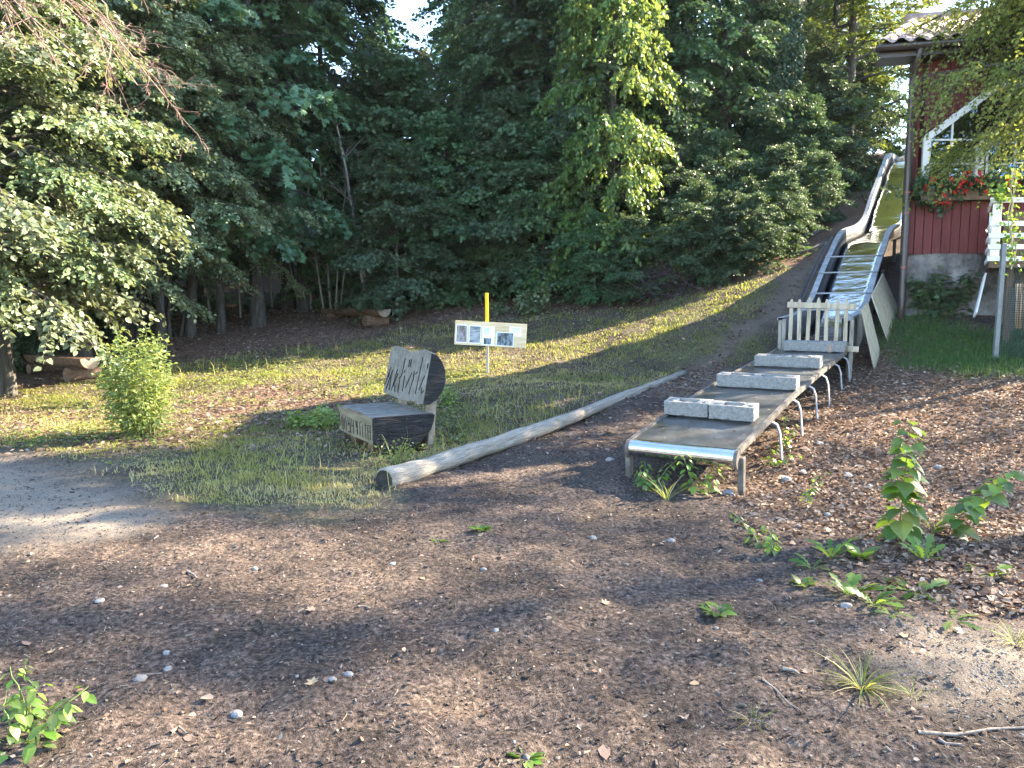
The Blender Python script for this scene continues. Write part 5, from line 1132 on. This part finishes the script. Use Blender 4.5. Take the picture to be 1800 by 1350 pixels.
bush('small white leaved plant at the top of the meadow right of the notice board', 935, 552, 1.0, .45, 420, 9, .1, 'lf_hazel', 72, name='meadow_plant')
bush('low plant right behind the yellow post top', 880, 556, .55, .35, 160, 6, .09, 'lf_hazel', 73, name='meadow_plant')
bush('dark leafy plant growing up the stone base of the house', 1650, 556, 1.0, .55, 700, 16, .11, 'lf_dark', 74, name='wall_plant')
bush('bright little plant behind the carved bench post', 790, 712, .3, .15, 120, 6, .06, 'lf_shrub', 75, name='meadow_plant')
bush('thin twiggy plant in front of the bench end', 700, 815, .5, .22, 90, 9, .028, 'lf_shrub', 76, name='meadow_plant')
bush('bright leafy plant behind the left of the carved bench', 560, 745, .25, .5, 500, 20, .06, 'lf_shrub', 77, name='meadow_plant')
# climbing vine on the balcony
def vine():
    p = np.array(pix(1779, 470, 11.1)); o = thing('climbing_vine', 'thin vine climbing a cane up the white balcony', 'vine', tuple(p)); g = np.random.default_rng(9)
    a = pix(1779, 470, 11.1)-p; b = pix(1778, 300, 11.1)-p; u = np.linspace(0, 1, 12); P = a+(b-a)*u[:, None]+g.normal(0, .015, (12, 3))
    P2 = a+(b-a)*u[:, None]+np.stack([.06*np.sin(u*9), 0*u, 0*u], 1)
    v, f = tubes_np([(P, np.full(12, .012)), (P2, np.full(12, .008))], 5); link('stem', np_mesh('stem', v, f, MT['straw_stem'], smooth=True), o)
    n = 240; f = g.random(n); q = a+(b-a)*f[:, None]+g.normal(0, 1, (n, 3))*(.1+.14*(f > .45)*(f < .75))[:, None]*np.array([1, .6, .6])
    q2 = (pix(1760, 345, 11.15)-p)+g.normal(0, 1, (60, 3))*np.array([.07, .05, .08]); q = np.concatenate([q, q2]); n = len(q)
    blob('foliage', [leaves(q, g.normal(0, 1, (n, 3)), g.normal(0, .6, (n, 3))+np.array([0, -.6, .5]), g.uniform(.04, .075, n), TO, g.random(n)*.6, 1.2)], MT['lf_weed'], o)
vine()

# ------------------------------------------------------------------ ground cover that nobody could count
def scatter(n, x0, x1, y0, y1, dens):
    """positions with density dens(x,y) in 0..1, biased to the near side"""
    y = y0*(y1/y0)**rng.random(n); x = rng.uniform(x0, x1, n); k = rng.random(n) < dens(x, y); return x[k], y[k]
def view(x, y, m=1.0): return np.abs(x) < .69*y+m
def blades(name, label, x, y, h, wd, tint, mat, bend=.5):
    n = len(x); z = gs(x, y); a = rng.uniform(0, 6.283, n); d = np.stack([np.cos(a), np.sin(a), 0*a], 1); sd = np.stack([-np.sin(a), np.cos(a), 0*a], 1)
    h = h[:, None]; b = (bend*rng.uniform(.2, 1.5, n))[:, None]; p = np.stack([x, y, z-.005], 1); ww = wd[:, None]*.5
    m1 = p+np.array([0, 0, 1.])*h*.55+d*h*b*.25; t = p+np.array([0, 0, 1.])*h*(1-.25*b)+d*h*b
    V = np.stack([p-sd*ww, p+sd*ww, m1+sd*ww*.8, m1-sd*ww*.8, t], 1).reshape(-1, 3)
    F = (np.array([(0, 1, 2), (0, 2, 3), (3, 2, 4)])[None]+(np.arange(n)*5)[:, None, None]).reshape(-1, 3)
    o = link(name, np_mesh(name, V, F, MT[mat], np.repeat(tint, 5))); return tag(o, label, 'grass', kind='stuff')
def gmask(x, y): return masks(x, y)[0]*(1-masks(x, y)[2])
MB_ = [tuple(p[:2]) for p in g_meadow]
x, y = scatter(420000, -16, 9, 6.0, 24, lambda x, y: np.where(view(x, y, .5), 1, 0)*np.maximum(poly_mask(x, y, MEADOW, .3), poly_mask(x, y, GATEG, .3)))
g_ = gmask(x, y); k = rng.random(len(x)) < np.clip((g_-.25)*1.5, 0, 1)*(.35+.65*np.clip((fbm(x*2.6, y*2.6, 58, 3)-.36)*6, 0, 1)); x, y = x[k], y[k]
tuft = fbm(x*2.2, y*2.2, 51, 3); dry = np.clip((fbm(x*.8, y*.8, 52, 3)-.36)*3.2, 0, 1)
edge = np.exp(-np.minimum.reduce([np.hypot(x-a, y-b) for a, b in [tuple(pg(px, py)[:2]) for px, py in ((700, 835), (760, 812), (830, 785), (900, 760), (960, 735), (520, 860), (600, 860), (460, 850), (480, 810), (560, 830), (640, 800), (1000, 720), (860, 740), (930, 715))]])**2/.35)
nb_ = np.exp(-(np.hypot(x+1.6, y-7.6)/.8)**2); h = (.03+.13*tuft**2+.08*edge*rng.random(len(x)))*(1-.6*nb_)*.85*rng.uniform(.5, 1.3, len(x))*(1+.03*(y-8))
blades('meadow_grass', 'patchy green and straw coloured meadow grass of the clearing', x, y, h, .0045+.00045*y*rng.uniform(.7, 1.4, len(x)), np.clip(.34+.2*np.clip((9.5-y)/2.5, 0, 1)+.55*dry+.38*rng.random(len(x))+.12*edge-.15, 0, 1), 'grass', 1.15)
x, y = scatter(9000, -12, 5, 6.6, 22, lambda x, y: np.where(view(x, y, .5), 1, 0)*poly_mask(x, y, MEADOW, .3))
k = rng.random(len(x)) < np.clip(np.exp(-np.minimum.reduce([np.hypot(x-a, (y-b)*.7) for a, b in [tuple(pg(px, py)[:2]) for px, py in ((760, 800), (850, 765), (950, 720), (520, 850), (600, 850), (660, 820), (420, 640), (560, 615), (700, 590), (780, 575), (500, 830))]])**2/.6), 0, 1)*.4; x, y = x[k], y[k]
blades('tall_grass', 'tall dry grass stalks at the edge of the meadow', x, y, rng.uniform(.15, .4, len(x)), np.full(len(x), .005)+.0002*y, rng.uniform(.6, 1, len(x)), 'grass', 1.0)
x, y = scatter(80000, 3.0, 11, 9, 15, lambda x, y: poly_mask(x, y, LAWN, .3))
blades('lawn_grass', 'short green grass in front of the house base', x, y, rng.uniform(.06, .15, len(x)), np.full(len(x), .0095), np.clip(rng.normal(.4, .25, len(x)), 0, 1), 'grass_green', .7)
# broad leaved ground cover lit at left
x, y = scatter(30000, -12, 0, 7.5, 16, lambda x, y: poly_mask(x, y, MEADOW, .3)*np.clip((fbm(x*1.1, y*1.1, 57, 3)-.46)*8, 0, 1)); n = len(x)
a = rng.uniform(0, 6.28, n); A = np.stack([np.cos(a), np.sin(a), rng.uniform(-.2, .5, n)], 1)
o = blob('ground_cover', [leaves(np.stack([x, y, gs(x, y)+rng.uniform(.01, .09, n)], 1), A, np.array([0, 0, 1.])+rng.normal(0, .35, (n, 3)), rng.uniform(.03, .06, n), TK, rng.random(n), 1.2)], MT['lf_shrub'])
tag(o, 'low broad leaved ground cover among the meadow grass', 'ground cover', kind='stuff')
# brown leaf litter
def litter(name, label, n, x0, x1, y0, y1, dens, s0, s1):
    x, y = scatter(n, x0, x1, y0, y1, dens); n = len(x); a = rng.uniform(0, 6.28, n); A = np.stack([np.cos(a), np.sin(a), rng.normal(0, .25, n)], 1)
    P = np.stack([x, y, gs(x, y)+.006+.03*rng.random(n)**2], 1); N = np.array([0, 0, 1.])+rng.normal(0, .42, (n, 3))
    o = blob(name, [leaves(P, A, N, rng.uniform(s0, s1, n)*(1+.02*np.maximum(y-6, 0)), TO, np.clip(rng.normal(.45, .27, n), 0, 1), rng.choice([.9, 1.3]))], MT['litter']); return tag(o, label, 'leaf litter', kind='stuff')
lm = lambda x, y: np.maximum(masks(x, y)[1], .3*poly_mask(x, y, LAWN, .3))
litter('leaf_litter', 'brown fallen leaves covering the ground right of the slide', 90000, 1.5, 9.5, 3.8, 13, lambda x, y: np.where(view(x, y), 1, 0)*np.clip(lm(x, y)*1.0, 0, 1), .018, .058)
litter('leaf_litter', 'brown fallen leaves in the meadow hollows and at the forest edge', 52000, -13, 5, 8, 25, lambda x, y: np.where(view(x, y), 1, 0)*np.clip(lm(x, y)*1.0+.3, 0, 1)*np.where(x < 1.0+.55*(y-8), 1, 0), .035, .075)
litter('leaf_litter', 'sparse small dry leaves strewn over the bare dirt', 6000, -6, 6, 1.9, 12, lambda x, y: np.where(view(x, y), 1, 0)*.55, .012, .035)
litter('leaf_litter', 'leaf bits strewn over the slope path beside the slide', 16000, 2, 10, 9.5, 22, lambda x, y: poly_mask(x, y, GRAV3, .5), .02, .06)
# bark chips, dry needles and pebbles on the dirt
def flat(name, label, cat, x, y, L, W_, tint, mat, th=0, tilt=.3):
    n = len(x); a = rng.uniform(0, 6.28, n); A = np.stack([np.cos(a), np.sin(a), rng.normal(0, tilt, n)], 1); N = np.array([0, 0, 1.])+rng.normal(0, tilt, (n, 3)); A = nrm(A); Wn = nrm(N-(N*A).sum(1, keepdims=True)*A); B = np.cross(Wn, A)
    p = np.stack([x, y, gs(x, y)+.003], 1); hl = (L/2)[:, None]; hw = (W_/2)[:, None]
    V = np.stack([p-A*hl-B*hw*rng.uniform(.3, 1, (n, 1)), p+A*hl*rng.uniform(.6, 1, (n, 1))-B*hw, p+A*hl+B*hw*rng.uniform(.3, 1, (n, 1)), p-A*hl*.8+B*hw], 1)
    if th:
        V = np.concatenate([V, V+Wn[:, None]*th*L[:, None, None]], 1).reshape(-1, 3); q = np.array([(4, 5, 6, 7), (0, 1, 5, 4), (1, 2, 6, 5), (2, 3, 7, 6), (3, 0, 4, 7)]); F = (q[None]+(np.arange(n)*8)[:, None, None]).reshape(-1, 4); t = np.repeat(tint, 8)
    else: V = V.reshape(-1, 3); F = (np.arange(4)[None]+(np.arange(n)*4)[:, None]).reshape(-1, 4); t = np.repeat(tint, 4)
    o = link(name, np_mesh(name, V, F, MT[mat], t)); return tag(o, label, cat, kind='stuff')
dm = lambda x, y: np.where(view(x, y, .4), 1, 0)*(1-.8*masks(x, y)[0])*(1-.4*masks(x, y)[2])
x, y = scatter(46000, -6.5, 7, 1.75, 11, dm); n = len(x)
flat('bark_chips', 'dark and tan bark chips strewn over the trodden dirt', 'bark chips', x, y, rng.uniform(.004, .016, n)*(1+.03*y)*np.where(rng.random(n) < .08, 2.4, 1), rng.uniform(.003, .01, n)*(1+.03*y), np.clip(rng.normal(.4, .27, n), 0, 1), 'chips', .18)
x, y = scatter(22000, -5, 6, 1.75, 8, dm); n = len(x); k = rng.random(n) < np.clip((fbm(x*1.4, y*1.4, 66, 3)-.3)*3.5, .1, 1); x, y = x[k], y[k]; n = len(x)
flat('dry_needles', 'dry needles and straw bits lying on the dirt', 'dry needles', x, y, rng.uniform(.02, .07, n), rng.uniform(.0012, .0028, n), np.clip(rng.normal(.55, .25, n), 0, 1), 'straw', 0, .25)
def pebbles(name, label, x, y, r, tint, mat):
    n = len(x); ov = np.array([(1, 0, 0), (0, 1, 0), (-1, 0, 0), (0, -1, 0), (0, 0, 1), (.55, .55, .6), (-.55, .5, .65), (-.5, -.55, .6), (.5, -.55, .65)])
    of = np.array([(0, 1, 5), (1, 2, 6), (2, 3, 7), (3, 0, 8), (0, 5, 4), (5, 1, 4), (1, 6, 4), (6, 2, 4), (2, 7, 4), (7, 3, 4), (3, 8, 4), (8, 0, 4)])
    a = rng.uniform(0, 6.28, n); c, s = np.cos(a), np.sin(a); J = ov[None]*rng.uniform(.7, 1.2, (n, 9, 1))*np.stack([rng.uniform(.8, 1.4, n), rng.uniform(.7, 1, n), rng.uniform(.45, .8, n)], 1)[:, None]*r[:, None, None]
    V = np.stack([J[..., 0]*c[:, None]-J[..., 1]*s[:, None]+x[:, None], J[..., 0]*s[:, None]+J[..., 1]*c[:, None]+y[:, None], J[..., 2]+gs(x, y)[:, None]-.002], -1).reshape(-1, 3)
    o = link(name, np_mesh(name, V, (of[None]+(np.arange(n)*9)[:, None, None]).reshape(-1, 3), MT[mat], np.repeat(tint, 9), smooth=True)); return tag(o, label, 'pebbles', kind='stuff')
x, y = scatter(8000, -6, 7, 1.75, 10, lambda x, y: np.where(view(x, y), 1, 0)*(1-.9*masks(x, y)[0])); n = len(x)
pebbles('pebbles', 'small pebbles and grit scattered over the dirt', x, y, rng.uniform(.002, .008, n)*(1+.05*y)*np.where(rng.random(n) < .05, 2.1, 1), rng.random(n), 'pebble')
x, y = scatter(26000, 1.5, 5, 2.3, 5, lambda x, y: poly_mask(x, y, GRAV2, .35)); n = len(x)
pebbles('white_gravel', 'patch of light grey gravel at the lower right', x, y, rng.uniform(.004, .01, n), rng.uniform(.5, 1, n), 'pebble')
x, y = scatter(16000, -9, -1.5, 5.2, 9.5, lambda x, y: poly_mask(x, y, GRAV, .4)*.8); n = len(x)
pebbles('path_gravel', 'grey grit of the path at the left', x, y, rng.uniform(.004, .011, n), rng.random(n), 'pebble')
# forest floor undergrowth
x, y = scatter(26000, -14, 12, 18, 27, lambda x, y: poly_mask(x, y, FOREST, .3)*np.clip((fbm(x*.8, y*.8, 91, 3)-.44)*8, 0, 1)*np.where((x < -2.6) & (x > -8.5) & (y < 22.5), .05, 1)); n = len(x)
a = rng.uniform(0, 6.28, n); A = np.stack([np.cos(a), np.sin(a), rng.uniform(-.2, .8, n)], 1)
o = blob('undergrowth', [leaves(np.stack([x, y, gs(x, y)+rng.uniform(.02, .55, n)**1.2], 1), A, np.array([0, -.2, 1.])+rng.normal(0, .4, (n, 3)), rng.uniform(.07, .14, n), TK, rng.random(n), 1.1)], MT['lf_dark']); tag(o, 'dark leafy undergrowth on the forest floor', 'undergrowth', kind='stuff')

# ------------------------------------------------------------------ single fallen leaves, stones and twigs in front
def fallen_mesh(i):
    t = TM if i % 2 else TO; v = t[0].copy(); v[:, 2] = .18*(v[:, 0]-.5)**2+.3*np.abs(v[:, 1])*(.5+.3*i)+.02
    return np_mesh('fallen_leaf', v, t[1], MT['litter'], np.full(len(v), (.62, .75, .9, .5)[i]))
FM = [fallen_mesh(i) for i in range(4)]
for px, py, L, i in ((355,1224,.07,2),(548,1215,.06,1),(573,1203,.045,0),(52,1143,.055,0),(94,1147,.04,1),(205,1034,.05,2),(452,1086,.04,0),(553,1079,.05,1),(742,1025,.045,0),(970,1094,.045,3),(1060,1066,.05,1),(1090,1079,.05,1),(1113,1100,.04,2),(1229,1207,.05,0),(1255,1134,.03,2),(905,855,.07,0),
        (1207,1262,.04,1),(1480,910,.05,2),(1690,1108,.07,1),(1585,1113,.08,0),(1640,1000,.08,1),(1730,960,.08,1),(1772,1000,.07,2),(1777,1100,.05,0),(1460,1158,.04,2),(790,1064,.045,0),(1060,1315,.07,0),(1420,1190,.05,1),(700,1080,.04,1),(330,1300,.05,0)):
    q = onground(px, py); o = link('fallen_leaf', FM[i]); o.location = (q[0], q[1], q[2]+.004); o.rotation_euler = (random.uniform(-.25, .25), random.uniform(-.25, .25), random.uniform(0, 6.28)); o.scale = (L, L, L)
    tag(o, 'tan fallen leaf lying alone on the bare dirt', 'fallen leaf', 'single fallen leaves on the dirt')
def rock_mesh(i):
    g = np.random.default_rng(i); import bmesh
    bm = bmesh.new(); bmesh.ops.create_icosphere(bm, subdivisions=2, radius=1)
    for v in bm.verts: v.co *= 1+.22*(g.random()-.5); v.co.z *= .55; v.co.y *= .8
    me = bpy.data.meshes.new('stone'); bm.to_mesh(me); bm.free(); me.materials.append(MT['stone_pale' if i % 2 == 0 else 'stone_dark']); return me
RM = [rock_mesh(i) for i in range(4)]
for px, py, r, i in ((1375,912,.03,0),(1455,905,.035,0),(1405,925,.025,2),(1335,1020,.02,1),(288,1036,.022,0),(448,998,.022,2),(176,1068,.025,0),(247,1194,.03,3),(416,1250,.028,0),(293,1146,.02,2),(295,1172,.022,1),(613,1190,.025,3),(585,1207,.02,1),(872,1113,.018,2),(1042,945,.035,3),(1072,806,.05,2),(1712,1032,.03,0),(1720,1040,.025,2),(1650,820,.05,0),(1700,880,.04,2),(1525,855,.06,3),(1490,840,.05,2),(1380,842,.06,2),(1410,830,.05,0),(1440,780,.045,0),(1280,869,.07,1),(1487,1070,.035,1),(690,1000,.02,0),(850,1005,.02,1),(1180,957,.03,3)):
    q = onground(px, py); o = link('stone', RM[i]); o.location = (q[0], q[1], q[2]+r*.15); o.rotation_euler = (0, 0, random.uniform(0, 6.28)); o.scale = (r, r, r)
    dark = i % 2; tag(o, 'grey half buried stone lying on the dirt' if dark else 'pale rounded stone lying on the dirt', 'stone', 'loose grey stones' if dark else 'loose pale stones')
def twig(label, pts, r):
    P = np.array([onground(*q) for q in pts]); P[:, 2] += r; u = np.linspace(0, 1, len(P)); P[1:-1] += rng.normal(0, r, (len(P)-2, 3))*np.array([1, 1, .3])
    o = thing('twig', label, 'twig', tuple(P[0]), group='dry twigs on the dirt'); v, f = tubes_np([(P-P[0], np.linspace(r, r*.5, len(P)))], 6); link('stick', np_mesh('stick', v, f, MT['twig'], smooth=True), o)
twig('long straight dry twig at the lower right edge', [(1612, 1300), (1680, 1297), (1740, 1294), (1830, 1290)], .008)
twig('thin twig below the sparse grass tuft', [(1338, 1203), (1362, 1226), (1390, 1244), (1415, 1256)], .005)
twig('short thick twig left of the sparse grass tuft', [(1375, 1188), (1392, 1193), (1405, 1197)], .009)
twig('pale short twig in the dirt at the left', [(328, 1009), (338, 1014), (346, 1018)], .008)
twig('pale thin twig at the left lying beside a stone', [(240, 1188), (262, 1182), (285, 1177)], .005)
twig('dark curled root bit at the bottom left', [(300, 1302), (303, 1292), (316, 1286), (328, 1298)], .008)
twig('long thin twig lying in front of the slide leg', [(1318, 905), (1330, 893), (1342, 884), (1350, 878)], .006)
twig('small pale stick on the dirt in the middle', [(630, 1070), (642, 1069), (652, 1071)], .006)
twig('brown twig by the bottom right edge', [(1650, 1302), (1670, 1307), (1690, 1312)], .008)
